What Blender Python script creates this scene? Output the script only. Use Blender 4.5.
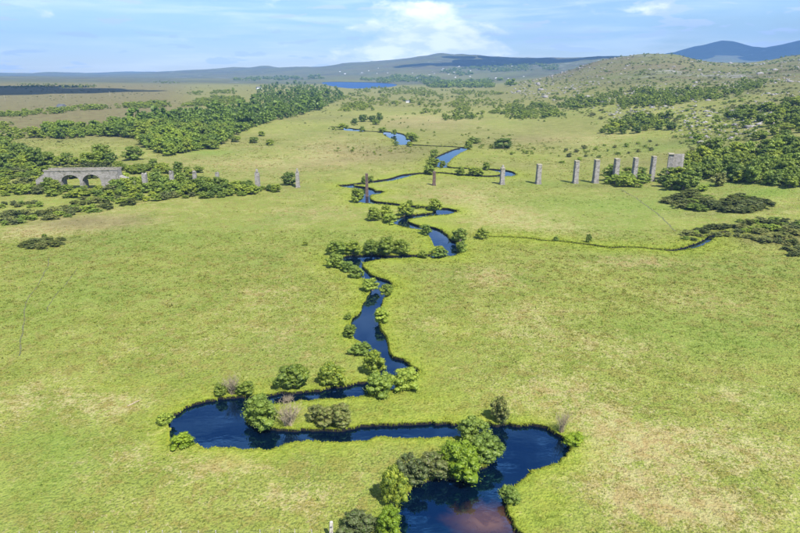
import bpy, bmesh, math, random
import numpy as np
from mathutils import Vector, Matrix, noise as mnoise
from mathutils.kdtree import KDTree
from mathutils.geometry import delaunay_2d_cdt

# ------------------------------------------------------------------ scene, camera, light
for o in list(bpy.data.objects): bpy.data.objects.remove(o)
scene = bpy.context.scene
COL = scene.collection
random.seed(7); RNG = np.random.default_rng(7)
R = math.radians

F = 600.0                 # focal length in pixels of the 800 px wide photograph
CAMH = 60.0
PITCH = math.atan((266.5-70)/F)
SP, CP = math.sin(PITCH), math.cos(PITCH)
cam_d = bpy.data.cameras.new('camera'); cam = bpy.data.objects.new('camera', cam_d); COL.objects.link(cam)
cam.location = (0, 0, CAMH); cam.rotation_euler = (math.pi/2-PITCH, 0, 0)
cam_d.sensor_width = 36; cam_d.lens = 36*F/800; cam_d.clip_start = 0.5; cam_d.clip_end = 60000
scene.camera = cam

SUN_EL, SUN_AZ = R(54), R(146)      # azimuth clockwise from +Y: behind the camera, to the right
sdir = Vector((math.sin(SUN_AZ)*math.cos(SUN_EL), math.cos(SUN_AZ)*math.cos(SUN_EL), math.sin(SUN_EL)))
sun_d = bpy.data.lights.new('sun', 'SUN'); sun = bpy.data.objects.new('sun', sun_d); COL.objects.link(sun)
sun_d.energy = 4.6; sun_d.angle = R(0.5); sun_d.color = (1, .955, .88)
sun.rotation_euler = sdir.to_track_quat('Z', 'Y').to_euler(); sun.location = (200, -300, 500)

world = bpy.data.worlds.new('World'); scene.world = world; world.use_nodes = True
scene.view_settings.view_transform = 'Standard'; scene.view_settings.look = 'None'
scene.view_settings.exposure = 1.06; scene.view_settings.gamma = 1

class NT:
    """tiny helper round a node tree"""
    def __init__(s, tree): s.t = tree
    def n(s, typ, inputs=None, **props):
        nd = s.t.nodes.new(typ)
        for k, v in props.items(): setattr(nd, k, v)
        if inputs:
            for k, v in inputs.items():
                if isinstance(v, bpy.types.NodeSocket): s.t.links.new(v, nd.inputs[k])
                else: nd.inputs[k].default_value = v
        return nd
    def math(s, op, a, b=None, c=None, clamp=False):
        d = {0: a}
        if b is not None: d[1] = b
        if c is not None: d[2] = c
        return s.n('ShaderNodeMath', d, operation=op, use_clamp=clamp).outputs[0]
    def mix(s, f, a, b, blend='MIX'):
        nd = s.n('ShaderNodeMix', None, data_type='RGBA', blend_type=blend)
        for sock, v in ((nd.inputs[0], f), (nd.inputs[6], a), (nd.inputs[7], b)):
            if isinstance(v, bpy.types.NodeSocket): s.t.links.new(v, sock)
            else: sock.default_value = v if not isinstance(v, tuple) or len(v) == 4 else (*v, 1)
        return nd.outputs[2]
    def noise(s, vec, scale, detail=3, rough=.55, dist=0):
        return s.n('ShaderNodeTexNoise', {'Vector': vec, 'Scale': scale, 'Detail': detail, 'Roughness': rough, 'Distortion': dist}).outputs['Fac']
    def ramp(s, f, lo, hi):
        return s.n('ShaderNodeMapRange', {0: f, 1: lo, 2: hi, 3: 0., 4: 1.}, interpolation_type='SMOOTHSTEP').outputs[0]
    def attr(s, name): return s.n('ShaderNodeAttribute', None, attribute_name=name).outputs['Fac']
    def vscale(s, vec, sx, sy, sz):
        return s.n('ShaderNodeMapping', {'Vector': vec, 'Scale': (sx, sy, sz)}).outputs[0]

def build_world():
    t = world.node_tree; t.nodes.clear(); N = NT(t)
    sky = N.n('ShaderNodeTexSky', None, sky_type='NISHITA', sun_disc=False, sun_elevation=SUN_EL, sun_rotation=SUN_AZ,
              altitude=60, air_density=1.0, dust_density=.15, ozone_density=4.0)
    d = N.n('ShaderNodeTexCoord').outputs['Generated']
    sep = N.n('ShaderNodeSeparateXYZ', {0: d}); X, Y, Z = sep.outputs
    # thin streaky high cloud
    st = N.noise(N.vscale(d, 5, 5, 60), 1.0, 6, .6, .4)
    st2 = N.noise(N.vscale(d, 2, 2, 16), 1.3, 3, .5, .2)
    thin = N.math('MULTIPLY', N.ramp(st, .38, .66), N.ramp(st2, .30, .60))
    # heaped cloud: billowy noise, thickest round one bank above the far hills and thin elsewhere
    bl = N.noise(N.vscale(d, 11, 11, 26), 1.0, 7, .60, .15)
    def bank(cx, cz, sx, sz):
        a = N.math('DIVIDE', N.math('SUBTRACT', X, cx), sx); b = N.math('DIVIDE', N.math('SUBTRACT', Z, cz), sz)
        r2 = N.math('ADD', N.math('MULTIPLY', a, a), N.math('MULTIPLY', b, b))
        return N.math('POWER', 2.718, N.math('MULTIPLY', r2, -1.0))
    b1 = N.math('MULTIPLY', bank(.042, .042, .085, .042), .52)
    b2 = N.math('MULTIPLY', bank(.055, .092, .06, .010), .26)
    b3 = N.math('MULTIPLY', bank(.365, .085, .05, .012), .16)
    b4 = N.math('MULTIPLY', bank(-.02, .025, .25, .016), .2)
    bias = N.math('ADD', N.math('ADD', b1, b2), N.math('ADD', b3, b4))
    c = N.math('ADD', bl, bias)
    cum = N.ramp(c, .62, .82)
    # small separate puffs
    pf = N.noise(N.vscale(d, 17, 17, 95), 1.0, 4, .5, .1)
    puffs = N.math('MULTIPLY', N.ramp(pf, .58, .64), .8)
    # cloud shading: greyer undersides where the bank is thick
    gr = N.noise(N.vscale(d, 20, 20, 60), 1.0, 4, .55, 0)
    ccol = N.mix(N.ramp(gr, .38, .6), (8.8, 9.6, 10.8, 1), (12.6, 12.7, 12.9, 1))
    skycol = N.mix(1., sky.outputs[0], (.93, 1.0, 1.07, 1), 'MULTIPLY')
    c1 = N.mix(N.math('MULTIPLY', thin, .34), skycol, (11.5, 12., 12.4, 1))
    c2 = N.mix(puffs, c1, (5.9, 7.0, 9.2, 1))
    c3 = N.mix(N.math('MULTIPLY', cum, .9), c2, ccol)
    bg = N.n('ShaderNodeBackground', {'Color': c3, 'Strength': .074})
    out = N.n('ShaderNodeOutputWorld', {'Surface': bg.outputs[0]})
build_world()

# ------------------------------------------------------------------ terrain shape
ZC = lambda v, y: 60 + y*(70-v)/664.0
YR = [0, 250, 350, 500, 700, 1000, 1400, 1900, 2600, 3500, 5000, 7000, 9000, 12000]
TAB = {
 -900: [0, 0, 2, 6, 9, 10, 12, 15, 20, 24, 30, 50, 60, 0],
 -100: [0, 0, 1, 5, 8, 8, 8, 9, 10, 12, 14, 0, 12, -20],
 0:    [0, 0, 1, 5, 8, 8, 8, 8, 10, 12, 13, 0, 10, -20],
 90:   [0, 0, .5, 4, 7, 8, 8, 8, 8, 8, 6, 0, 14, -20],
 150:  [0, 0, 0, 2, 6, 8, 7, 6, 6, 6, 4, 12, 30, -20],
 200:  [0, 0, 0, 0, 4, 7, 7, 6, 6, 6, 8, 40, 20, -20],
 250:  [0, 0, 0, 0, 1, 6, 10, 9, 3, 0, 10, 62, 20, -20],
 300:  [0, 0, 0, 0, 0, 2, 9, 9, 0, 0, 15, 100, 20, -20],
 350:  [0, 0, 0, 0, 0, 0, 0, 0, 0, 0, 40, 142, 40, -20],
 400:  [0, 0, 0, 0, 0, 0, 0, 0, 0, 1, 70, 196, 60, 0],
 425:  [0, 0, 0, 0, 0, 0, 0, 0, 0, 3, 80, 222, 80, 0],
 440:  [0, 0, 0, 0, 0, 0, 0, 0, 0, 5, 82, 240, 90, 0],
 458:  [0, 0, 0, 0, 0, 0, 0, 0, 0, 8, 84, 232, 90, 0],
 480:  [0, 0, 0, 0, 0, 0, 0, 0, 2, 12, 86, 226, 90, 0],
 500:  [0, 0, 0, 0, 0, 0, 3, 12, 6, 18, 88, 216, 90, 0],
 530:  [0, 0, 0, 0, 0, 3, 14, 32, 20, 35, 112, 200, 100, 0],
 560:  [0, 0, 0, 0, 2, 8, 24, 52, 30, 40, 132, 190, 110, 0],
 600:  [0, 0, 0, 0, 6, 20, 46, 92, 60, 50, 166, 190, 120, 0],
 650:  [0, 0, 0, 3, 14, 33, 66, 111, 80, 60, 160, 190, 240, 0],
 680:  [0, 0, 1, 6, 17, 36, 66, 104, 80, 60, 120, 100, 372, 0],
 700:  [0, 0, 3, 10, 20, 38, 58, 86, 80, 60, 100, 100, 415, 0],
 722:  [0, 0, 5, 13, 22, 40, 56, 79, 78, 60, 100, 140, 492, 0],
 750:  [0, 1, 8, 17, 26, 42, 57, 80, 78, 60, 100, 140, 425, 0],
 775:  [0, 1.5, 11, 20, 29, 45, 66, 92, 86, 80, 100, 160, 455, 0],
 800:  [0, 2, 14, 24, 33, 49, 72, 110, 98, 90, 120, 200, 545, 0],
 900:  [0, 4, 20, 32, 46, 66, 95, 135, 120, 110, 150, 240, 560, 0],
 1700: [0, 10, 40, 60, 85, 110, 140, 170, 150, 140, 180, 260, 480, 0],
}
_us = np.array(sorted(TAB)); _T = np.array([TAB[u] for u in _us], float)
_LY = np.log(np.array(YR[1:], float)); GU = np.arange(-900, 1701, 8.0); GL = np.arange(math.log(200), math.log(12000)+.03, .03)
def _fine():
    A = np.array([np.interp(GU, _us, _T[:, j]) for j in range(_T.shape[1])]).T     # GU x rows
    B = np.array([np.interp(GL, np.r_[math.log(200), _LY], np.r_[0, a[1:]]) for a in A])
    def blur(M, ax, k):
        ker = np.exp(-.5*(np.arange(-3*k, 3*k+1)/k)**2); ker /= ker.sum()
        P = np.pad(M, [(3*k, 3*k) if i == ax else (0, 0) for i in (0, 1)], mode='edge')
        return np.apply_along_axis(lambda m: np.convolve(m, ker, 'valid'), ax, P)
    return blur(blur(B, 0, 1), 1, 2)
FT = _fine()

def vnoise(x, y, seed=0):
    xi = np.floor(x).astype(np.int64); yi = np.floor(y).astype(np.int64); fx = x-xi; fy = y-yi
    fx = fx*fx*(3-2*fx); fy = fy*fy*(3-2*fy)
    def h(a, b):
        n = (a*374761393 + b*668265263 + seed*1442695041) & 0xffffffff
        n = ((n ^ (n >> 13))*1274126177) & 0xffffffff
        return ((n ^ (n >> 16)) & 0xffff)/65535.0
    a = h(xi, yi); b = h(xi+1, yi); c = h(xi, yi+1); d = h(xi+1, yi+1)
    return (a*(1-fx)+b*fx)*(1-fy)+(c*(1-fx)+d*fx)*fy
def fbm(x, y, wl, oct=4, seed=0, gain=.5):
    s = 0; a = 1; tot = 0
    for i in range(oct):
        s = s + a*(vnoise(x/wl*(2**i)+17.3*i, y/wl*(2**i)+5.1*i, seed+i)-.5); tot += a; a *= gain
    return s/tot*2

def base_h(x, y):
    yy = np.maximum(y, 60.0)
    u = np.clip(400+F*(x/yy)/CP, GU[0], GU[-1]-1e-3); l = np.clip(np.log(yy), GL[0], GL[-1]-1e-3)
    fu = (u-GU[0])/8.0; fl = (l-GL[0])/.03
    i = fu.astype(int); j = fl.astype(int); fu = fu-i; fl = fl-j; i1 = np.minimum(i+1, len(GU)-1); j1 = np.minimum(j+1, len(GL)-1)
    z = (FT[i, j]*(1-fu)+FT[i1, j]*fu)*(1-fl)+(FT[i, j1]*(1-fu)+FT[i1, j1]*fu)*fl
    return np.where(y < 200, 0, z)
def height(x, y):
    x = np.asarray(x, float); y = np.asarray(y, float)
    z = base_h(x, y)
    hill = np.clip((z-4)/25, 0, 1)
    z = z + hill*(fbm(x, y, 260, 4, 3)*np.minimum(z*.10, 14) + (np.abs(fbm(x, y, 110, 5, 9, .6))-.2)*np.minimum(z*.10, 9))
    uh = 400+F*(x/np.maximum(y, 40))/CP
    z = z + np.clip((y-5500)/2500, 0, 1)*np.clip((360-uh)/60, 0, 1)*(fbm(x, y, 750, 3, 41, .6)*58+4)
    z = z + np.clip((y-3800)/1500, 0, 1)*fbm(x, y, 800, 4, 43, .6)*12
    for bu, by, bh, bw, bl in ((439, 6900, 17, 85, 300), (460, 6900, 8, 260, 400), (715, 8900, 55, 240, 600), (690, 8900, 35, 150, 500), (752, 8900, -40, 220, 600)):
        bx = (bu-400)/F*CP*by; z = z + bh*np.exp(-((x-bx)/bw)**2-((y-by)/bl)**2)
    z = z + fbm(x, y, 45, 3, 21)*.22*np.clip((z-.3)/2, 0, 1) 
    return z
def ray(u, v):
    a = (np.asarray(u, float)-400)/F; b = (266.5-np.asarray(v, float))/F
    return a, CP+b*SP, -SP+b*CP
def at(u, v, z=None):
    """ground point under a pixel of the photograph (or the point at height z)"""
    a, fy, fz = (float(q) for q in ray(u, v))
    if z is not None:
        k = (z-CAMH)/fz; return Vector((a*k, fy*k, z))
    ys = np.geomspace(45, 11500, 900); k = ys/fy
    d = CAMH+fz*k-height(a*k, ys)
    j = np.argmax(d < 0) if (d < 0).any() else len(ys)-1
    y = ys[j] if j == 0 or d[j] >= 0 else ys[j-1]+(ys[j]-ys[j-1])*d[j-1]/(d[j-1]-d[j])
    x = a/fy*y
    return Vector((x, y, float(height(x, y))))
def depth(p): return p.y*CP-(p.z-CAMH)*SP          # distance along the view axis
def mpp(p): return depth(p)/F                      # metres for one pixel at p

# ------------------------------------------------------------------ object helpers
def link(o, parent=None):
    COL.objects.link(o)
    if parent is not None: o.parent = parent
    return o
def tag(o, label=None, cat=None, group=None, kind=None):
    if label: o['label'] = label
    if cat: o['category'] = cat
    if group: o['group'] = group
    if kind: o['kind'] = kind
    return o
def mesh_np(name, V, Fc, mats=(), mat_idx=None, smooth=False):
    V = np.asarray(V, np.float32).reshape(-1, 3); Fc = np.asarray(Fc, np.int32); k = Fc.shape[1]
    m = bpy.data.meshes.new(name)
    m.vertices.add(len(V)); m.vertices.foreach_set('co', V.ravel())
    m.loops.add(Fc.size); m.loops.foreach_set('vertex_index', Fc.ravel())
    m.polygons.add(len(Fc)); m.polygons.foreach_set('loop_start', np.arange(0, Fc.size, k, dtype=np.int32))
    for mt in mats: m.materials.append(mt)
    if mat_idx is not None: m.polygons.foreach_set('material_index', np.asarray(mat_idx, np.int32))
    if smooth: m.polygons.foreach_set('use_smooth', np.ones(len(Fc), bool))
    m.update(calc_edges=True); m.validate()
    return m
def add_attr(m, name, vals):
    a = m.attributes.new(name, 'FLOAT', 'POINT'); a.data.foreach_set('value', np.asarray(vals, np.float32))
def obj(name, mesh, parent=None, loc=None, rz=0, scale=None):
    o = bpy.data.objects.new(name, mesh); link(o, parent)
    if loc is not None: o.location = loc
    if rz: o.rotation_euler = (0, 0, rz)
    if scale is not None: o.scale = scale
    return o
def empty(name, loc, rz=0, scale=None):
    o = bpy.data.objects.new(name, None); link(o); o.location = loc; o.rotation_euler = (0, 0, rz)
    o.empty_display_size = .5
    if scale is not None: o.scale = scale
    return o
def bm_mesh(bm, name, mat, smooth=False):
    m = bpy.data.meshes.new(name); bm.normal_update(); bm.to_mesh(m); bm.free(); m.materials.append(mat)
    if smooth: m.polygons.foreach_set('use_smooth', np.ones(len(m.polygons), bool))
    return m
def box(bm, x0, x1, y0, y1, z0, z1, top=1.0, bev=0):
    cx, cy = (x0+x1)/2, (y0+y1)/2
    vs = [bm.verts.new((cx+(x-cx)*s, cy+(y-cy)*s, z)) for z, s in ((z0, 1), (z1, top)) for x, y in ((x0, y0), (x1, y0), (x1, y1), (x0, y1))]
    fs = [bm.faces.new([vs[i] for i in q]) for q in ((3, 2, 1, 0), (4, 5, 6, 7), (0, 1, 5, 4), (1, 2, 6, 5), (2, 3, 7, 6), (3, 0, 4, 7))]
    if bev:
        bmesh.ops.bevel(bm, geom=list({e for f in fs for e in f.edges}), offset=bev, segments=1, affect='EDGES')
    return vs

# ------------------------------------------------------------------ materials
def new_mat(name):
    m = bpy.data.materials.new(name); m.use_nodes = True; m.node_tree.nodes.clear(); return m, NT(m.node_tree)
def finish(N, shader): N.n('ShaderNodeOutputMaterial', {'Surface': shader})

def grass_group():
    """vegetation colour from position and the patch attributes stored on the mesh"""
    g = bpy.data.node_groups.new('meadow_colour', 'ShaderNodeTree')
    g.interface.new_socket('Color', in_out='OUTPUT', socket_type='NodeSocketColor')
    g.interface.new_socket('Fine', in_out='OUTPUT', socket_type='NodeSocketFloat')
    N = NT(g)
    pos = N.n('ShaderNodeNewGeometry').outputs['Position']
    p2 = N.vscale(pos, 1, 1, 0)
    big = N.noise(p2, .016, 4, .55, .6); mid = N.noise(p2, .085, 4, .6, .4); sml = N.noise(p2, .55, 3, .6); fine = N.noise(p2, 2.1, 2, .6)
    sml2 = N.noise(N.vscale(p2, 1, 1, 1), .28, 4, .7, .8)
    straw, bank, moor, lush, dark = (N.attr(k) for k in ('straw', 'bank', 'moor', 'lush', 'dark'))
    spk = N.noise(p2, 2.3, 3, .72); spk2 = N.noise(p2, .75, 3, .65, .3)
    c = N.mix(N.ramp(mid, .32, .68), (.172, .208, .038), (.228, .250, .056))
    c = N.mix(N.math('MULTIPLY', N.ramp(big, .45, .7), .5), c, (.138, .196, .042))
    # olive and reddish sedge inside the meadow
    c = N.mix(N.math('MULTIPLY', N.ramp(sml2, .46, .62), .68), c, (.200, .172, .048))
    # darker greens in the gaps between tussocks, where the fine noise runs low
    c = N.mix(N.math('MULTIPLY', N.ramp(fine, .52, .36), .66), c, (.072, .096, .022))
    # bleached straw: fine speckle whose density follows the straw attribute
    sv = N.math('ADD', N.math('MULTIPLY', straw, .95), N.math('MULTIPLY', N.math('SUBTRACT', mid, .5), .7))
    a = N.math('ADD', N.math('MULTIPLY', spk, .62), N.math('MULTIPLY', spk2, .38))
    spk3 = N.noise(p2, .24, 4, .7, .5)
    a = N.math('ADD', N.math('MULTIPLY', a, .72), N.math('MULTIPLY', spk3, .28))
    sp = N.ramp(N.math('ADD', a, N.math('MULTIPLY', sv, .155)), .57, .665)
    c = N.mix(N.math('MULTIPLY', sp, .72), c, N.mix(N.ramp(big, .4, .6), (.36, .325, .16), (.33, .27, .135)))
    rd = N.math('MULTIPLY', N.ramp(N.math('ADD', N.math('MULTIPLY', mid, .6), N.math('MULTIPLY', straw, .35)), .45, .75), N.ramp(sml2, .42, .6))
    c = N.mix(N.math('MULTIPLY', rd, .55), c, (.235, .155, .060))
    c = N.mix(N.math('MULTIPLY', lush, .75), c, N.mix(N.ramp(spk2, .35, .65), (.100, .180, .026), (.160, .232, .038)))
    c = N.mix(N.math('MULTIPLY', bank, .85), c, N.mix(N.ramp(spk2, .3, .7), (.158, .210, .022), (.245, .282, .034)))
    mo = N.mix(N.ramp(mid, .35, .65), (.135, .100, .052), (.175, .155, .068))
    mo = N.mix(N.math('MULTIPLY', N.ramp(sml2, .45, .65), .8), mo, (.090, .100, .036))
    c = N.mix(moor, c, mo)
    c = N.mix(dark, c, N.mix(N.ramp(sml, .4, .6), (.062, .072, .026), (.105, .100, .036)))
    o = N.n('NodeGroupOutput', {0: c, 1: N.math('ADD', N.math('MULTIPLY', fine, .6), N.math('MULTIPLY', sml, .8))})
    return g
GRASS = grass_group()

def mat_ground():
    m, N = new_mat('meadow_ground')
    g = N.n('ShaderNodeGroup', None, node_tree=GRASS)
    pos = N.n('ShaderNodeNewGeometry').outputs['Position']
    rock = N.attr('rock')
    # bare granite showing through heather on the hills
    rn = N.noise(pos, .006, 8, .7, .6); rn2 = N.noise(pos, .020, 7, .7, .4)
    msk = N.ramp(N.math('ADD', N.math('ADD', N.math('MULTIPLY', rn, .6), N.math('MULTIPLY', rn2, .4)), N.math('MULTIPLY', N.math('SUBTRACT', rock, 1.), .5)), .52, .60)
    heath = N.mix(N.ramp(rn, .35, .65), (.115, .088, .064), (.112, .128, .046))
    heath = N.mix(N.ramp(rn2, .48, .62), heath, (.068, .072, .034))
    heather = N.mix(N.ramp(rn, .38, .62), (.060, .052, .048), (.075, .095, .045))
    heather = N.mix(N.ramp(rn2, .5, .62), heather, (.030, .045, .024))
    heath = N.mix(N.attr('far_heath'), heath, heather)
    base = N.mix(N.math('MULTIPLY', rock, .85), g.outputs[0], heath)
    col = N.mix(N.math('MULTIPLY', msk, .8), base, N.mix(rn2, (.16, .15, .15), (.36, .34, .34)))
    bmp = N.n('ShaderNodeBump', {'Height': g.outputs[1], 'Strength': .9, 'Distance': .75})
    b = N.n('ShaderNodeBsdfPrincipled', {'Base Color': col, 'Roughness': .95, 'Specular IOR Level': .1, 'Normal': bmp.outputs[0]})
    finish(N, b.outputs[0]); return m
def mat_tuft():
    m, N = new_mat('grass_blades')
    g = N.n('ShaderNodeGroup', None, node_tree=GRASS)
    tv = N.attr('tone')
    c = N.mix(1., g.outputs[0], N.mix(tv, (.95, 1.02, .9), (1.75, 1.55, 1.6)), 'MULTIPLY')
    d = N.n('ShaderNodeBsdfDiffuse', {'Color': c}); t = N.n('ShaderNodeBsdfTranslucent', {'Color': c})
    finish(N, N.n('ShaderNodeMixShader', {0: .42, 1: d.outputs[0], 2: t.outputs[0]}).outputs[0]); return m
def mat_leaf(name, a, b, c=None, trans=.38):
    m, N = new_mat(name)
    pos = N.n('ShaderNodeNewGeometry').outputs['Position']
    rnd = N.n('ShaderNodeObjectInfo').outputs['Random']
    n1 = N.noise(pos, .9, 3, .6); n2 = N.noise(pos, 3.2, 2, .5)
    col = N.mix(N.ramp(n1, .35, .65), a, b)
    if c: col = N.mix(N.ramp(n2, .5, .68), col, c)
    col = N.mix(1., col, N.mix(rnd, (.78, .84, .85), (1.22, 1.15, 1.0)), 'MULTIPLY')
    n0 = N.noise(pos, .045, 3, .6)
    col = N.mix(1., col, N.mix(N.ramp(n0, .3, .7), (.70, .74, .80), (1.2, 1.15, 1.)), 'MULTIPLY')
    col = N.mix(1., col, N.mix(n2, (.75, .75, .75), (1.25, 1.25, 1.25)), 'MULTIPLY')
    d = N.n('ShaderNodeBsdfDiffuse', {'Color': col}); t = N.n('ShaderNodeBsdfTranslucent', {'Color': col})
    gl = N.n('ShaderNodeBsdfGlossy', {'Color': (1, 1, 1, 1), 'Roughness': .55})
    s = N.n('ShaderNodeMixShader', {0: trans, 1: d.outputs[0], 2: t.outputs[0]})
    finish(N, N.n('ShaderNodeMixShader', {0: .02, 1: s.outputs[0], 2: gl.outputs[0]}).outputs[0]); return m
def mat_simple(name, a, b, scale, rough=.9, bump=.3, dist=.05):
    m, N = new_mat(name)
    pos = N.n('ShaderNodeNewGeometry').outputs['Position']
    n = N.noise(pos, scale, 5, .6)
    bm_ = N.n('ShaderNodeBump', {'Height': n, 'Strength': bump, 'Distance': dist})
    finish(N, N.n('ShaderNodeBsdfPrincipled', {'Base Color': N.mix(N.ramp(n, .3, .7), a, b), 'Roughness': rough, 'Normal': bm_.outputs[0]}).outputs[0]); return m
def mat_stone(name, a, b, stain, bw=1.1, bh=.45):
    """coursed masonry with weathering"""
    m, N = new_mat(name)
    co = N.n('ShaderNodeTexCoord').outputs['Object']
    sp = N.n('ShaderNodeSeparateXYZ', {0: co})
    along = N.math('ADD', sp.outputs[0], sp.outputs[1])
    vec = N.n('ShaderNodeCombineXYZ', {0: along, 1: sp.outputs[2], 2: 0.})
    br = N.n('ShaderNodeTexBrick', {'Vector': vec.outputs[0], 'Color1': (*a, 1), 'Color2': (*b, 1), 'Mortar': (.11, .10, .09, 1), 'Scale': 1., 'Mortar Size': .035, 'Mortar Smooth': .3, 'Brick Width': bw, 'Row Height': bh})
    n = N.noise(co, .55, 5, .65, .5); n2 = N.noise(co, 3., 3, .6)
    c = N.mix(N.ramp(n, .48, .68), br.outputs[0], stain)
    c = N.mix(1., c, N.mix(n2, (.7, .7, .7), (1.25, 1.25, 1.25)), 'MULTIPLY')
    h = N.math('ADD', N.math('MULTIPLY', br.outputs['Fac'], -1.), N.math('MULTIPLY', n2, .6))
    bp = N.n('ShaderNodeBump', {'Height': h, 'Strength': .8, 'Distance': .12})
    finish(N, N.n('ShaderNodeBsdfPrincipled', {'Base Color': c, 'Roughness': .9, 'Normal': bp.outputs[0]}).outputs[0]); return m
def mat_water(name, shoal=None, col=(.0006, .0035, .013, 1), rough=.025, ior=2.4, tint=(.08, .48, 1., 1)):
    m, N = new_mat(name)
    pos = N.n('ShaderNodeNewGeometry').outputs['Position']
    if shoal is not None:       # peaty gravel bar under shallow water at the near bend
        dv = N.n('ShaderNodeVectorMath', {0: pos, 1: tuple(shoal)}, operation='SUBTRACT')
        dd = N.n('ShaderNodeVectorMath', {0: N.vscale(dv.outputs[0], 1/6.5, 1/4.2, 0)}, operation='LENGTH')
        nz = N.noise(pos, .35, 4, .6, .6)
        f = N.ramp(N.math('ADD', dd.outputs['Value'], N.math('MULTIPLY', N.math('SUBTRACT', nz, .5), 1.6)), 1.15, .0)
        f = N.math('MULTIPLY', f, .8)
        col = N.mix(f, col, N.mix(N.ramp(nz, .4, .65), (.080, .038, .016), (.190, .100, .048)))
    w1 = N.noise(N.vscale(pos, .55, 1.3, 0), 1., 2, .5); w2 = N.noise(pos, .12, 2, .5)
    b = N.n('ShaderNodeBump', {'Height': N.math('ADD', N.math('MULTIPLY', w1, .3), w2), 'Strength': .05, 'Distance': .3})
    finish(N, N.n('ShaderNodeBsdfPrincipled', {'Base Color': col, 'Roughness': rough, 'IOR': ior, 'Specular Tint': tint, 'Normal': b.outputs[0]}).outputs[0]); return m

M_GROUND = mat_ground(); M_TUFT = mat_tuft()
M_BANK = mat_simple('peat_bank', (.007, .005, .004), (.022, .016, .010), .9, 1, .6, .3)  # peat darkened to near black: the rim's shade is put into its colour
M_BARK = mat_simple('grey_bark', (.10, .08, .06), (.24, .21, .17), 4)
M_TWIG = mat_simple('bleached_twigs', (.22, .175, .11), (.36, .30, .20), 3)
M_ALDER = mat_leaf('alder_leaves', (0.137, 0.206, 0.026), (0.242, 0.316, 0.036), (0.343, 0.382, 0.048))
M_WILLOW = mat_leaf('willow_leaves', (0.152, 0.235, 0.031), (0.237, 0.325, 0.048), (0.305, 0.378, 0.072))
M_BRIGHT = mat_leaf('bright_leaves', (0.147, 0.239, 0.013), (0.224, 0.319, 0.017), (0.266, 0.349, 0.032))
M_DARKL = mat_leaf('dark_leaves', (0.090, 0.151, 0.022), (0.157, 0.228, 0.031), (0.229, 0.289, 0.039))
M_BROWN = mat_leaf('olive_leaves', (0.142, 0.165, 0.054), (0.199, 0.211, 0.078), (0.136, 0.202, 0.036))
M_GORSE = mat_leaf('gorse_leaves', (0.054, 0.087, 0.019), (0.094, 0.123, 0.026), (0.145, 0.139, 0.034))
M_WOOD = mat_leaf('oak_leaves', (0.111, 0.189, 0.024), (0.194, 0.283, 0.033), (0.275, 0.348, 0.045))
M_STONE = mat_stone('grey_masonry', (.38, .36, .33), (.26, .24, .22), (.14, .125, .095))
M_STONE_L = mat_stone('pale_masonry', (.36, .335, .31), (.25, .235, .21), (.13, .125, .085))
M_STONE_B = mat_stone('brown_masonry', (.150, .095, .075), (.105, .065, .052), (.065, .048, .042))
M_COPING = mat_simple('coping_stone', (.20, .18, .12), (.34, .31, .24), .8)
M_ROCK = mat_simple('granite', (.15, .14, .135), (.31, .29, .28), .5, .9, .7, .3)
M_POST = mat_simple('weathered_post', (.26, .23, .19), (.50, .47, .42), 2.5)
M_WIRE = mat_simple('fence_wire', (.25, .25, .25), (.35, .35, .35), 1, .5)
M_WHITE = mat_simple('whitewash', (.70, .70, .68), (.82, .82, .80), .2)
M_SLATE = mat_simple('slate', (.07, .075, .085), (.11, .115, .13), .3)
# ------------------------------------------------------------------ river, stream and lake outlines
NEAR_A = [(380,620),(388,575),(398,545),(400,533),(396,522),(394,512),(399,500),(411,486),(422,480),(437,477),(455,477),(474,471),(487,464),(494,453),(491,443),(478,438.5),
 (463,437),(440,438),(420,438),(400,438),(386,437),(370,439),(350,441),(330,442),(310,442),(290,443),(275,447),(262,449.5),(248,450),(225,448),(205,447),(196,445.5),(185,444),(172,442.5),(169.5,437),(168,431),
 (167,424),(168.5,416),(180,409.5),(190,404),(200,401),(215,398),(240,396),(262,394),(285,392),(297,391),(315,388.5),(335,386),(350,384),(362,381),(373,377),(381,369),(383,362),(378,356),(366,350),(358,343),(352.5,337),
 (349,326),(350,320),(355,314),(362,303),(369,293),(371,288),(365,281),(359,276),(352,270),(344,266),(339,262),(340,257),(350,254.5),(362,254.2),(375,254.5),(390,255),(405,254.5),(420,254.2),(436,252),(442,249),(436,241),(432,235)]
NEAR_B = [(560,620),(535,560),(520,536),(516,526),(512,516),(506,508),(503,502),(508,492),(517,485),(526,477),(539,468),(553,464),(565,456.5),(570,446),(568,440),(556,432),(546,427),(533,424),(520,424),(505,423),(496,424),(488,421.5),
 (478,424),(463,422.5),(440,422.5),(425,422),(410,422.5),(395,423),(380,423.5),(365,424.5),(351,427.5),(335,429.5),(320,428.5),(305,428.5),(290,429),(270,427),(256,426),(249,422),(249,414),(254,408),(264,405),
 (276,404),(290,402.5),(304,401.3),(322,400),(337,398.5),(350,397.5),(365,395.5),(376,394),(390,391),(402,387.5),(413,381),(419,374),(420,369),(412,365),(406,361),(394,355.5),(390,351),(388.5,343),(386,335),(381,328.5),
 (378,322),(381,312),(383,303),(384.5,297.5),(390,291),(394,284),(386,279.3),(374,276),(367,270.5),(363.5,265),(367,262),(378,259.7),(390,258.7),(405,258),(416,257.5),(428,257.6),(440,257),(450,256),(457,254.5),(460,251),(456.5,246),(455,242),(447,238),(441,231)]
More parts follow.
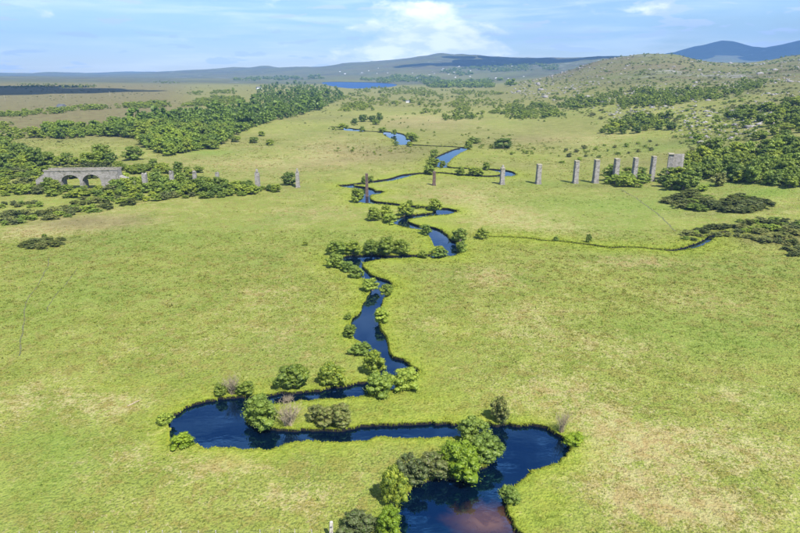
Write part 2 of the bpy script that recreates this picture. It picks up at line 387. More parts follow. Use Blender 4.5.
RIB = [  # centre lines: (u, v, width in metres)
 [(446,246,9),(438,236,8),(431,229.8,7),(424,228,6.5),(412,226.3,6.5),(403,223.5,7.5),(399.5,220.8,7.5),(404,218,6.5),(417,215.6,6),(432,214,6.5),(445,212,9),(455,211.2,5),(458,211,2)],
 [(452,211.3,7),(444,209.8,8),(435,208.8,5.5),(415,206.8,5),(395,204.6,5),(380,203,5.5),(370,202,7),(363,200,9),(362,196,9),(366,192,10),(368,189.5,7),(361,187.8,7),(350,186.6,7),(341,185.6,4.5),(352,184.6,5),(366,182.8,5.5),(380,181,6),(393,179,6.5),(405,175.6,7),(413,174.2,6),(420,173.4,5.5),
  (437,172.6,5),(454,174,5),(477,176,5.5),(495,176.2,6),(506,175.2,9),(509,173.5,8),(503,171,9),(489,169.3,6),(470,168.6,5),(450,167.6,5.5),(441,165.8,8),(440,161,13),(446,156.5,13),(454,152.2,12),(461,149.2,10),(464,147.8,6),(455,146.9,5.5),(440,146.3,5.5),(420,145.4,6),(408,144.6,8),
  (402,143.6,15),(402.5,140,15),(397,137,18),(393,134,20),(387,132,10),(375,131.5,7),(363,131,8),(354,130,20),(349,129,14),(341,127.3,7),(330,126.5,5)],
 [(368,193.5,9),(375,192.3,9),(383,191.2,4)],
 [(507,174,9),(512,174.5,5),(516,175,2)],
]
STREAM = [[(488,236.5,1.2),(500,236.8,1.2),(515,237,1.3),(530,238.3,1.3),(545,240.5,1.3),(560,241,1.2),(575,243,1.5),(590,244.6,1.8),(608,247.2,2.0),(622,247,1.6),(640,247.6,1.6),(655,249,1.6),(668,250.2,2.4),(680,249,3.0),(690,247,3.6),(699,244,3.8),(706,240.8,3.4),(712,236.6,3.0),(718,234.2,2.6),(728,232.8,1.8)]]
LAKE_PX = [(338,87.6),(352,88.6),(372,88.2),(388,87.2),(395,86),(397,84.8),(390,83.6),(372,82.6),(350,82.2),(334,82.0),(322,82.6),(326,85)]

def resample(P, step, closed):
    P = [Vector((p[0], p[1])) for p in P]; out = []
    n = len(P)
    for i in range(n if closed else n-1):
        a, b = P[i], P[(i+1) % n]; L = (b-a).length; d = max(step, a.length*step/110)
        k = max(1, int(round(L/d)))
        out += [a.lerp(b, j/k) for j in range(k)]
    if not closed: out.append(P[-1])
    return out
def catmull(P, k=5):
    P = [np.array(p, float) for p in P]; out = []
    for i in range(len(P)-1):
        p0, p1, p2, p3 = P[max(i-1, 0)], P[i], P[i+1], P[min(i+2, len(P)-1)]
        for j in range(k):
            t = j/k; out.append(.5*((2*p1)+(-p0+p2)*t+(2*p0-5*p1+4*p2-p3)*t*t+(-p0+3*p1-3*p2+p3)*t**3))
    out.append(P[-1]); return out
def jag(P, amp):
    """ragged bank: push points in and out a little"""
    out = []
    for i, p in enumerate(P):
        q = P[(i+1) % len(P)]-P[i-1]; nrm = Vector((-q.y, q.x)).normalized() if q.length > 1e-6 else Vector((0, 0))
        k = max(1, p.length/110)
        a = amp*(mnoise.noise(Vector((p.x*.45/k, p.y*.45/k, 0)))*1.3+mnoise.noise(Vector((p.x*1.3/k, p.y*1.3/k, 4)))*.8)*min(k, 1.4)
        out.append(p+nrm*a)
    return out
polys = []      # (kind, [Vector2])
ga = [at(u, v, 0).xy for u, v in NEAR_A]; gb = [at(u, v, 0).xy for u, v in NEAR_B]
ga = [Vector(p[:2]) for p in catmull(ga, 4)]; gb = [Vector(p[:2]) for p in catmull(gb, 4)]
polys.append(('river', jag(resample(ga+gb[::-1], .55, True), .6)))
def ribbon(P):
    W = [(*at(u, v, 0).xy, w) for u, v, w in P]; C = catmull(W, 6)
    L, Rr = [], []
    for i, c in enumerate(C):
        a, b = C[max(i-1, 0)], C[min(i+1, len(C)-1)]; t = np.array([b[0]-a[0], b[1]-a[1]]); t /= max(np.linalg.norm(t), 1e-6)
        n = np.array([-t[1], t[0]])*max(c[2], .5)/2
        L.append(Vector((c[0]+n[0], c[1]+n[1]))); Rr.append(Vector((c[0]-n[0], c[1]-n[1])))
    return L, Rr
# ribbons are cut into short overlapping pieces so that tight bends stay simple polygons
def ribbon_pieces(kind, P, amp, step):
    L, Rr = ribbon(P); L = jag(L, amp); Rr = jag(Rr, amp)
    return L, Rr
def seg_inside(px, py, L, Rr):
    if len(px) == 1 and KD_R.find((float(px[0]), float(py[0]), 0))[2] > 25: return np.zeros(1, bool)
    """points inside the union of the ribbon's quads"""
    res = np.zeros(len(px), bool)
    for i in range(len(L)-1):
        q = [L[i], L[i+1], Rr[i+1], Rr[i]]
        x0 = min(p.x for p in q); x1 = max(p.x for p in q); y0 = min(p.y for p in q); y1 = max(p.y for p in q)
        s = np.nonzero((px > x0) & (px < x1) & (py > y0) & (py < y1))[0]
        if len(s): res[s] |= in_poly(px[s], py[s], q)
    return res
def in_poly(px, py, P):
    ins = np.zeros(len(px), bool); n = len(P)
    for i in range(n):
        a, b = P[i], P[(i+1) % n]
        if a.y == b.y: continue
        c = ((a.y > py) != (b.y > py)) & (px < (b.x-a.x)*(py-a.y)/(b.y-a.y)+a.x)
        ins ^= c
    return ins
RIBS = [('river', *ribbon_pieces('river', P, .35, 1)) for P in RIB]+[('stream', *ribbon_pieces('stream', P, .18, 1)) for P in STREAM]
lake = [at(u, v, 0).xy for u, v in LAKE_PX]
lake = resample([Vector(p[:2]) for p in catmull(lake+[lake[0]], 4)][:-1], 4, True)
polys.append(('lake', lake))

def _bb(P): return min(p.x for p in P), max(p.x for p in P), min(p.y for p in P), max(p.y for p in P)
BBS = [_bb(P) for _, P in polys]
def wet(px, py):
    """0 dry, 1 river, 2 stream, 3 lake"""
    r = np.zeros(len(px), int)
    for kind, L, Rr in RIBS:
        c = 1 if kind == 'river' else 2
        m = seg_inside(px, py, L, Rr); r[m & (r != 1)] = c
    for (kind, P), (x0, x1, y0, y1) in zip(polys, BBS):
        s = np.nonzero((px > x0) & (px < x1) & (py > y0) & (py < y1))[0]
        if len(s):
            m = in_poly(px[s], py[s], P); r[s[m]] = 1 if kind == 'river' else 3
    return r
edge_pts = [p for _, P in polys for p in P]+[p for k, L, Rr in RIBS for p in L+Rr]
KD_R = KDTree(len(edge_pts))
for i, p in enumerate(edge_pts): KD_R.insert((p.x, p.y, 0), i)
KD_R.balance()
def river_dist(x, y):
    return np.array([KD_R.find((a, b, 0))[2] for a, b in zip(x.tolist(), y.tolist())])

# ------------------------------------------------------------------ where each kind of vegetation colour grows
def blob(u, v, ru, rv, amt):
    c = at(u, v); k = mpp(c)
    far = at(u, v-rv) if v-rv > 84 else c+Vector((0, 400, 0)); ry = max((far.y-c.y), 3.)
    return c.x, c.y, ru*k, ry, amt
STRAW = [blob(*b) for b in [(90,405,60,16,.7),(110,455,40,18,.55),(215,462,60,16,.9),(170,430,20,8,.8),(300,495,50,18,.6),(270,300,60,25,.4),(300,340,50,18,.35),(30,395,40,14,.6),(90,520,60,12,.4),(560,395,60,22,.8),(640,440,80,30,.9),(700,505,80,26,.95),
 (745,395,40,14,.7),(610,480,50,30,.6),(530,325,60,26,.6),(485,275,40,12,.7),(560,228,60,8,.8),(505,212,50,8,.8),(455,196,30,6,.7),(640,262,60,7,.7),(250,164,70,6,.6),(335,148,40,10,.6),(90,222,50,7,.9),(35,232,40,7,.9),(700,300,70,14,.4),(420,325,30,14,.4),(640,350,60,16,.45),(350,160,50,8,.5),(170,345,60,14,.3),(760,450,60,24,.6),(310,215,40,8,.4),(430,120,60,6,.6),(560,140,60,6,.4)]]
LUSH = [blob(*b) for b in [(40,480,50,40,.55),(50,440,40,16,.5),(60,300,70,26,.4),(560,204,60,9,.7),(640,206,50,10,.7),(660,330,60,20,.4),(740,345,60,16,.4),(700,186,50,5,.9),(770,192,40,6,.9),(210,153,28,2.6,.9),(745,114,30,5,.8),(550,184,60,4,.6),(180,235,70,14,.45),(330,235,50,10,.35),(500,520,60,20,.2),(640,150,50,6,.5),(600,225,60,8,.5),(770,395,30,10,.4),(100,200,30,3,.7),(710,140,40,6,.5)]]
GREEN = [blob(*b) for b in [(545,498,26,22,.8),(520,525,22,10,.7),(430,400,45,12,.6),(590,450,14,18,.5),(455,330,22,14,.3),(405,300,16,10,.4),(330,322,22,14,.35),(120,385,60,5,.3)]]
DARK = [blob(*b) for b in [(590,186,30,1.6,.5),(280,188,30,1.2,.3),(60,240,35,2.,.4),(770,230,40,7,.5),(730,212,60,2,.5),(700,232,30,3,.4)]]
def blobs(B, x, y):
    s = np.zeros(len(x))
    for cx, cy, rx, ry, a in B: s += a*np.exp(-((x-cx)/rx)**2-((y-cy)/ry)**2)
    return s
def sm(t, a, b): q = np.clip((t-a)/(b-a), 0, 1); return q*q*(3-2*q)
def patches(x, y, z):
    uh = 400+F*(x/np.maximum(y, 40))/CP
    d = river_dist(x, y)
    bank = np.exp(-(d/np.clip(y*.038, 2.8, 9)*(1+.5*fbm(x, y, 9, 3, 61)))**1.5)*.95*sm(-y, -700, -420)
    bank = np.maximum(bank, np.clip(blobs(GREEN, x, y)*(1+.4*fbm(x, y, 8, 3, 63)), 0, .9))
    wob = fbm(x, y, 60, 3, 5)*.5
    straw = np.clip(blobs(STRAW, x, y)*(1+wob)*.8+.2+.24*sm(y, 185, 270)*(1+fbm(x, y, 40, 3, 15)), 0, 1.)
    lush = np.clip(blobs(LUSH, x, y)*(1+wob), 0, 1)
    moor = sm(y, 440, 600)*sm(-uh, -250, -150)*.92
    moor = np.maximum(moor, np.clip(.14+.55*fbm(x, y, 90, 3, 71), 0, .7)*sm(y, 260, 420)); moor = np.maximum(moor, .5*sm(y, 800, 1200)); moor = np.maximum(moor, .9*sm(y, 3000, 4500))
    moor = np.maximum(moor, .75*np.clip(blobs([blob(90, 222, 60, 7, 1), blob(775, 240, 40, 6, .9)], x, y), 0, 1))
    rock = sm(z, 12, 50)*sm(uh, 480, 560); rock = np.maximum(rock, .95*sm(y, 2150, 3000))
    rock = np.clip(rock*(.85+fbm(x, y, 300, 3, 31)*.5), 0, 1)
    dark = np.clip(blobs(DARK, x, y), 0, .9)
    return dict(straw=straw, bank=bank*(1-.75*dark), moor=moor*(1-rock*.5), lush=lush, rock=rock, dark=dark, far_heath=sm(y, 2150, 3000))

# ------------------------------------------------------------------ ground sheet, cut along the banks
def build_ground():
    pts = []
    y = 28.0; row = 0
    while y < 11600:
        ts = np.linspace(-1.25, 1.25, 250)
        ts = np.sign(ts)*(np.abs(ts)*.62+.38*np.abs(ts)**2.2/1.25**1.2)       # denser towards the middle
        ts = ts+(ts[1]-ts[0])*(.25 if row % 2 else -.25)
        x = ts*y; yy = np.full_like(x, y)
        st = y*.0078
        pts.append(np.c_[x+RNG.uniform(-.25, .25, len(x))*st, yy+RNG.uniform(-.3, .3, len(x))*y*.018, np.full(len(x), st)])
        y *= 1.0185; row += 1
    # the sides and the land behind the camera
    for rr in np.geomspace(40, 11300, 40):
        a = np.linspace(0, 2*math.pi, 64, endpoint=False)+rr
        x = np.sin(a)*rr; yy = np.cos(a)*rr
        k = (yy < 26) | (np.abs(x) > 1.27*yy); pts.append(np.c_[x[k], yy[k], np.full(k.sum(), rr*.05)])
    G = np.concatenate(pts)
    lim = 1.0
    d = river_dist(G[:, 0], G[:, 1]); G = G[d > np.minimum(np.clip(G[:, 2]*.55, .35, 40), 9)]
    V = [Vector((a, b)) for a, b in G[:, :2].tolist()]; E = []
    for _, P in polys:
        o = len(V); V += P; E += [(o+i, o+(i+1) % len(P)) for i in range(len(P))]
    for _, L, Rr in RIBS:
        o = len(V); loop = L+Rr[::-1]; V += loop; E += [(o+i, o+(i+1) % len(loop)) for i in range(len(loop))]
    V2, _, F2, *_ = delaunay_2d_cdt(V, E, [], 0, 1e-4, False)
    V2 = np.array([(v.x, v.y) for v in V2]); F2 = np.array(F2, np.int32)
    c = V2[F2].mean(1); w = wet(c[:, 0], c[:, 1])
    z = height(V2[:, 0], V2[:, 1])
    V3 = np.c_[V2, z]
    def sub(name, fm, zval=None, mat=None, smooth=True):
        Fs = F2[fm]; u, inv = np.unique(Fs, return_inverse=True); P = V3[u].copy()
        if zval is not None: P[:, 2] = zval
        return mesh_np(name, P, inv.reshape(-1, 3), [mat], smooth=smooth), P
    me, P = sub('ground', w == 0, mat=M_GROUND)
    for k, a in patches(P[:, 0], P[:, 1], P[:, 2]).items(): add_attr(me, k, a)
    tag(obj('ground', me), kind='structure')
    shoal = at(488, 521, -.5)
    for code, nm, zw, mt in ((1, 'river', -.55, mat_water('river_water', shoal)), (2, 'stream', -.7, mat_water('stream_water')), (3, 'lake', -.5, mat_water('lake_water', None, (.006, .045, .16, 1), .4, 1.2, (1, 1, 1, 1)))):  # the lake's blue base colour stands in for sky reflected by its waves
        me, P = sub(nm, w == code, zw, mt); tag(obj(nm, me), kind='structure')
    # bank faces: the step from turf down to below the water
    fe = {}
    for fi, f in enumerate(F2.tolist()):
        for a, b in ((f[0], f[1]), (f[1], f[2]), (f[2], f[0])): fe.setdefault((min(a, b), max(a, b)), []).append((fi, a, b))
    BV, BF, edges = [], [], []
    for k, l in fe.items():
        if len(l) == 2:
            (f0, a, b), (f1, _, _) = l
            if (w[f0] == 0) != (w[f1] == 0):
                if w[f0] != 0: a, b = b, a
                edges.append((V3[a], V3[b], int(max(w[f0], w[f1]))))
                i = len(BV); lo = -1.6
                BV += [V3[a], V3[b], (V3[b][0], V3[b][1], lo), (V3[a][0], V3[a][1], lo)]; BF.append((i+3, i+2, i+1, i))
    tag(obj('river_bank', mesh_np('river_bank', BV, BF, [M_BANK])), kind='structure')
    return edges
import time as _t; _t0 = _t.time()
EDGES = build_ground()
print('ground built', round(_t.time()-_t0, 1))

# ------------------------------------------------------------------ grass standing on the ground (nobody could count it)
def tuft_mesh(name, x, y, z, h, w, nb, lean=.45):
    n = len(x)
    ang = RNG.uniform(0, 2*math.pi, (n, nb)); r = RNG.uniform(0, 1, (n, nb))*w[:, None]*.5
    bx = x[:, None]+np.cos(ang)*r; by = y[:, None]+np.sin(ang)*r
    bw = w[:, None]*RNG.uniform(.16, .34, (n, nb)); a2 = ang+RNG.uniform(-1.2, 1.2, (n, nb))+math.pi/2
    hh = h[:, None]*RNG.uniform(.55, 1.15, (n, nb)); le = hh*RNG.uniform(.1, lean*2, (n, nb))
    wx, wy = np.cos(a2)*bw*.5, np.sin(a2)*bw*.5
    zb = np.broadcast_to(z[:, None], bx.shape)-.03
    P = np.stack([np.stack([bx-wx, by-wy, zb], -1), np.stack([bx+wx, by+wy, zb], -1), np.stack([bx+np.cos(ang)*le, by+np.sin(ang)*le, zb+hh], -1)], 2).reshape(-1, 3)
    me = mesh_np(name, P, np.arange(len(P)).reshape(-1, 3), [M_TUFT])
    pa = patches(x, y, z)
    for k in ('straw', 'bank', 'moor', 'lush', 'dark'): add_attr(me, k, np.repeat(pa[k], nb*3))
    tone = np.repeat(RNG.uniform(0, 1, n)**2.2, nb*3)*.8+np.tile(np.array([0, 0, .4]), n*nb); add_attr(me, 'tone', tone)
    return me
def scatter(n, y0, y1, tmax, dens_pow):
    q = RNG.uniform(0, 1, n); e = 2-dens_pow
    y = (y0**e+q*(y1**e-y0**e))**(1/e); x = RNG.uniform(-tmax, tmax, n)*y
    k = wet(x, y) == 0; return x[k], y[k]
x, y = scatter(125000, 52, 230, .78, 1.5)
k = fbm(x, y, 3, 3, 77)+RNG.uniform(-.5, .5, len(x)) > -.22; x, y = x[k], y[k]
sz = RNG.lognormal(0, .3, len(x))*np.clip(y/110, .8, 1.5)
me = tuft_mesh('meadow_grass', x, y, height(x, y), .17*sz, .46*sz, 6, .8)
tag(obj('meadow_grass', me), 'rough tussocky meadow grass in front of the viaduct', 'grass', kind='stuff')
x, y = scatter(42000, 200, 560, .74, 1.4)
k = (fbm(x, y, 14, 3, 78)+RNG.uniform(-.3, .3, len(x)) > .0); x, y = x[k], y[k]
sz = RNG.lognormal(0, .3, len(x))*np.clip(y/260, .8, 1.8)
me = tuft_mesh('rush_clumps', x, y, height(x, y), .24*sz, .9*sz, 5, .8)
tag(obj('rush_clumps', me), 'distant rush and sedge clumps across the valley floor', 'grass', kind='stuff')
ex, ey = [], []
for a, b, kd in EDGES:
    if a[1] > 620 or kd == 3: continue
    L = math.hypot(b[0]-a[0], b[1]-a[1]); n = max(1, int(L*3.2/max(1, a[1]/150)))
    for j in range(n):
        t = random.random(); nx, ny = -(b[1]-a[1])/L, (b[0]-a[0])/L; off = random.uniform(-.05, .9)
        ex.append(a[0]+(b[0]-a[0])*t+nx*off); ey.append(a[1]+(b[1]-a[1])*t+ny*off)
ex, ey = np.array(ex), np.array(ey); sz = RNG.lognormal(0, .35, len(ex))*np.clip(ey/130, .85, 2)
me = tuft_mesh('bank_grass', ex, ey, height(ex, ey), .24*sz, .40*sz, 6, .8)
tag(obj('bank_grass', me), 'long bright grass overhanging the river banks', 'grass', kind='stuff')
# blades hanging over the edge, hiding most of the bare peat
def hanging():
    P, att = [], []
    r = random.Random(3)
    for a, b, kd in EDGES:
        if a[1] > 330 or kd == 3: continue
        L = math.hypot(b[0]-a[0], b[1]-a[1]); n = max(1, int(L*9/max(1, a[1]/110))); nx, ny = (b[1]-a[1])/L, -(b[0]-a[0])/L; k = max(1, a[1]/140)
        for j in range(n):
            t = r.random(); x = a[0]+(b[0]-a[0])*t; y = a[1]+(b[1]-a[1])*t; w = r.uniform(.05, .13)*k; o = r.uniform(.05, .34)*k; d = r.uniform(-.1, .5)
            if vn1(x, y) < .35: o *= 1.5; d *= 1.15
            tx, ty = (b[0]-a[0])/L, (b[1]-a[1])/L; sk = r.uniform(-.2, .2)
            P += [(x-nx*.25-tx*w, y-ny*.25-ty*w, .08), (x-nx*.25+tx*w, y-ny*.25+ty*w, .08), (x+nx*o*.6+tx*(w*.8+sk), y+ny*o*.6+ty*(w*.8+sk), .14), (x+nx*o+tx*sk, y+ny*o+ty*sk, -d)]
    P = np.array(P); n = len(P)//4; o = np.arange(n)[:, None]*4
    me = mesh_np('overhanging_grass', P, np.concatenate([o+np.array([[0, 1, 2]]), o+np.array([[0, 2, 3]])]), [M_TUFT])
    x, y = P[::4, 0], P[::4, 1]; pa = patches(x, y, x*0)
    for k in ('straw', 'bank', 'moor', 'lush', 'dark'): add_attr(me, k, np.repeat(pa[k], 4))
    add_attr(me, 'tone', np.repeat(RNG.uniform(0, .8, n), 4))
    tag(obj('overhanging_grass', me), 'grass blades hanging over the river edge', 'grass', kind='stuff')
def vn1(x, y): return mnoise.noise(Vector((x*.5, y*.5, 2)))*.5+.5
hanging()
# trodden tracks through the grass
def track(name, px, w):
    C = catmull([tuple(at(u, v).xy) for u, v in px], 10); V, Fc = [], []
    for i, c in enumerate(C):
        a, b = C[max(i-1, 0)], C[min(i+1, len(C)-1)]; t = np.array(b)-np.array(a); t /= max(np.linalg.norm(t), 1e-6); n = np.array([-t[1], t[0]])
        j = mnoise.noise(Vector((c[0]*.2, c[1]*.2, 1)))*w*1.2; ww = w*(.6+.6*abs(mnoise.noise(Vector((c[0]*.35, c[1]*.35, 8)))))
        for sgn in (-1, 1):
            q = np.array(c)+n*(j+sgn*ww/2); V.append((q[0], q[1], float(height(q[0], q[1]))+.02))
        if i: k = 2*i; Fc.append((k-2, k, k+1, k-1))
    me = mesh_np(name, V, Fc, [M_TRACK]); tag(obj(name, me), kind='structure')
M_TRACK = mat_simple('trodden_sedge', (.060, .072, .022), (.13, .13, .05), 1.2, 1, .5, .1)
track('path', [(50,258),(46,270),(36,288),(26,303),(25,318),(21,340),(19,356)], .5)
track('path', [(78,268),(66,284),(52,300),(46,312)], .35)
track('path', [(620,189),(634,197),(648,207),(662,218),(674,231)], .9)
# ------------------------------------------------------------------ plants: one mesh per kind, shared by the copies
def ico(sub):
    bm = bmesh.new(); bmesh.ops.create_icosphere(bm, subdivisions=sub, radius=1)
    V = np.array([v.co[:] for v in bm.verts]); Fc = np.array([[v.index for v in f.verts] for f in bm.faces]); bm.free(); return V, Fc
ICO1, ICO2 = ico(1), ico(2)
def tube(pts, rads, sides=5):
    V, Fc = [], []
    for i, (p, r) in enumerate(zip(pts, rads)):
        for j in range(sides):
            a = 2*math.pi*j/sides; V.append((p[0]+math.cos(a)*r, p[1]+math.sin(a)*r, p[2]))
        if i:
            o = (i-1)*sides
            for j in range(sides):
                k = (j+1) % sides; Fc += [(o+j, o+k, o+sides+k), (o+j, o+sides+k, o+sides+j)]
    return np.array(V), np.array(Fc)
def join(parts):
    V, Fc, o = [], [], 0
    for v, f in parts: V.append(v); Fc.append(f+o); o += len(v)
    return np.concatenate(V), np.concatenate(Fc)
def crown_shape(seed, lobes, leaves, leaf, z0=.12, spread=1.0, core=True, droop=.0, topped=.75, uneven=.25):
    """crown one unit wide and one high: leaf faces spread over many uneven clumps, with gaps between them"""
    r = np.random.default_rng(seed); parts = []; LC, LR = [], []
    for i in range(lobes):
        a = r.uniform(0, 2*math.pi); q = (i+.5)/lobes; zz = z0+(1-z0)*(.08+.84*q**.85)
        prof = math.sqrt(max(.02, 1-((zz-.42)/.60)**2)) if zz > .42 else .72+.28*((zz-z0)/max(.05, .42-z0))
        rr = prof*.37*math.sqrt(r.uniform(.15, 1))*(1+uneven*math.sin(a*2+seed)+uneven*.6*math.sin(a*3+seed*2.1))
        LC.append((math.cos(a)*rr*spread, math.sin(a)*rr*spread, zz)); LR.append(r.uniform(.085, .175)*(1.15-.45*q))
    LC, LR = np.array(LC), np.array(LR)
    n = lobes*leaves
    C = np.repeat(LC, leaves, 0); rad = np.repeat(LR, leaves)
    d = r.normal(size=(n, 3)); d[:, 2] = d[:, 2]*.9+.25; d /= np.linalg.norm(d, axis=1)[:, None]
    P = C+d*(rad*r.uniform(.72, 1.28, n))[:, None]*np.array([1.05, 1.05, .85]); P[:, 2] = np.maximum(P[:, 2], .02)
    nrm = d+r.normal(size=(n, 3))*.55; nrm /= np.linalg.norm(nrm, axis=1)[:, None]
    t = np.cross(nrm, r.normal(size=(n, 3))); t /= np.linalg.norm(t, axis=1)[:, None]; b = np.cross(nrm, t)
    s = (leaf*r.uniform(.6, 1.35, n))[:, None]
    Q = np.stack([P-t*s, P+b*s*.55, P+t*s, P-b*s*.55], 1).reshape(-1, 3); o = np.arange(n)[:, None]*4
    parts.append((Q, np.concatenate([o+np.array([[0, 1, 2]]), o+np.array([[0, 2, 3]])])))
    if core:
        for c, q in zip(LC, LR):
            V = ICO1[0]*q*.8*np.array([1.05, 1.05, .85])*(1+r.uniform(-.22, .22, (len(ICO1[0]), 1)))+c; V[:, 2] = np.maximum(V[:, 2], .01)
            parts.append((V, ICO1[1]))
    return join(parts), LC
def stems(seed, LC, n, thick=.02, lean=.06):
    r = np.random.default_rng(seed+99); parts = []
    for i in range(n):
        c = LC[r.integers(len(LC))]; b = r.uniform(-lean, lean, 2); m = (b*.5+c[:2]*.5)+r.uniform(-.04, .04, 2)
        parts.append(tube([(b[0], b[1], -.06), (b[0]*.8+m[0]*.2, b[1]*.8+m[1]*.2, c[2]*.28), (m[0], m[1], c[2]*.6), tuple(c)], [thick*1.3, thick, thick*.65, thick*.2]))
    return join(parts)
def twiggy(seed, n, thick=.012):
    """leafless shrub: many forking twigs"""
    r = np.random.default_rng(seed); parts = []
    for i in range(n):
        a = r.uniform(0, 2*math.pi); e = r.uniform(.1, .5); H = r.uniform(.6, 1.0); bx, by = r.uniform(-.1, .1, 2)
        p = [(bx, by, -.03), (bx+math.cos(a)*e*.3, by+math.sin(a)*e*.3, H*.45), (math.cos(a)*e*.75, math.sin(a)*e*.75, H*.8), (math.cos(a)*e+bx, math.sin(a)*e+by, H)]
        parts.append(tube(p, [thick, thick*.8, thick*.5, thick*.2], 3))
        for k in range(5):
            q = r.uniform(.35, .95); i0 = min(2, int(q*3)); f = q*3-i0; s = np.array(p[i0])*(1-f)+np.array(p[i0+1])*f
            dv = r.normal(size=3)*.16; dv[2] = abs(dv[2])+.06
            parts.append(tube([tuple(s), tuple(s+dv*.6), tuple(s+dv+r.normal(size=3)*.03)], [thick*.5, thick*.35, thick*.12], 3))
    return join(parts)
KINDS = {}
def kind(name, mat, n, lobes, leaves, leaf, **kw):
    L = []
    for i in range(n):
        (V, Fc), LC = crown_shape(hash_s(name)+i, lobes, leaves, leaf, **kw)
        cm = mesh_np(name+'_crown', V, Fc, [mat]); sv, sf = stems(i, LC, 6); tm = mesh_np(name+'_trunk', sv, sf, [M_BARK])
        nv = len(V); jm = mesh_np(name, np.concatenate([V, sv]), np.concatenate([Fc, sf+nv]), [mat, M_BARK], np.r_[np.zeros(len(Fc)), np.ones(len(sf))])
        L.append((cm, tm, jm))
    KINDS[name] = L
def hash_s(s): return sum(ord(c)*(i+3) for i, c in enumerate(s)) % 997
kind('alder', M_ALDER, 5, 84, 50, .027, uneven=.32)
kind('willow', M_WILLOW, 5, 84, 48, .026, z0=.05, uneven=.36)
kind('bright', M_BRIGHT, 3, 80, 50, .026, z0=.04, uneven=.32)
kind('olive', M_BROWN, 3, 54, 50, .030, z0=.04, uneven=.35)
kind('mid_alder', M_ALDER, 4, 44, 22, .044, z0=.08, uneven=.3)
kind('mid_shrub', M_WILLOW, 3, 30, 26, .052, z0=.02, uneven=.35)
kind('mid_dark', M_DARKL, 4, 44, 22, .044, z0=.05, uneven=.3)
kind('mid_bright', M_BRIGHT, 2, 30, 24, .052, z0=.02)
kind('gorse', M_GORSE, 3, 34, 26, .050, z0=.02, uneven=.4)
kind('heath', M_BROWN, 3, 30, 24, .050, z0=.02, uneven=.4)
kind('oak', M_WOOD, 5, 44, 16, .052, z0=.10, uneven=.3)
kind('far', M_WOOD, 4, 16, 10, .10, z0=.05)
kind('far_pale', M_ALDER, 4, 16, 10, .10, z0=.03, uneven=.35)
kind('far_brown', M_BROWN, 3, 14, 10, .10, z0=.0, uneven=.4)
TWIG = [mesh_np('twigs', *twiggy(s, 46), [M_TWIG]) for s in (1, 2, 3)]

def plant(name, k, base, width, hgt, label, cat, group=None, parts=True, idx=None, rz=None, squash=1.):
    """a plant standing at base; parts crown and trunk, or one mesh when it is only a few pixels tall"""
    rz = random.uniform(0, 6.28) if rz is None else rz
    sc = (width, width*squash, hgt)
    if k == 'twig':
        o = obj(name, TWIG[idx if idx is not None else random.randrange(3)], None, base, rz, sc)
        return tag(o, label, cat, group)
    cm, tm, jm = KINDS[k][(idx if idx is not None else random.randrange(99)) % len(KINDS[k])]
    if parts:
        e = empty(name, base, rz, sc); tag(e, label, cat, group)
        obj('crown', cm, e); obj('trunk', tm, e); return e
    return tag(obj(name, jm, None, base, rz, sc), label, cat, group)

def px_plant(name, k, box_, label, cat, group=None, parts=True, squash=1., wk=1.2):
    """plant whose outline fills a pixel box of the photograph"""
    u0, v0, u1, v1 = box_
    uc = (u0+u1)/2; b = at(uc, v1, 0) if v1 > 130 else at(uc, v1)
    b = Vector((b.x, b.y, float(height(b.x, b.y))))
    m = mpp(b); W = (u1-u0)*m*(wk if b.y < 125 else 1.08)
    back = W*.30*squash; b = b+Vector((0, back, 0)); m = mpp(b)
    if wet(np.array([b.x]), np.array([b.y]))[0] == 1:          # root it on the bank, leaning over the water
        for rr in np.linspace(.4, 8, 20):
            c = [Vector((b.x+math.cos(a)*rr, b.y+math.sin(a)*rr, 0)) for a in np.linspace(0, 5.5, 10)]
            dry = [q for q in c if wet(np.array([q.x]), np.array([q.y]))[0] == 0]
            if dry: b = dry[0]+(dry[0]-b).normalized()*.5; break
    b.z = float(height(b.x, b.y))
    dl = math.atan2(CAMH, b.y); hp = (v1-v0)*m
    H = max(W*.4, (hp-W*.42*squash*math.sin(dl))/math.cos(dl)*.95)
    return plant(name, k, b, W, H, label, cat, group, parts, squash=squash, rz=None if squash == 1 else 0)

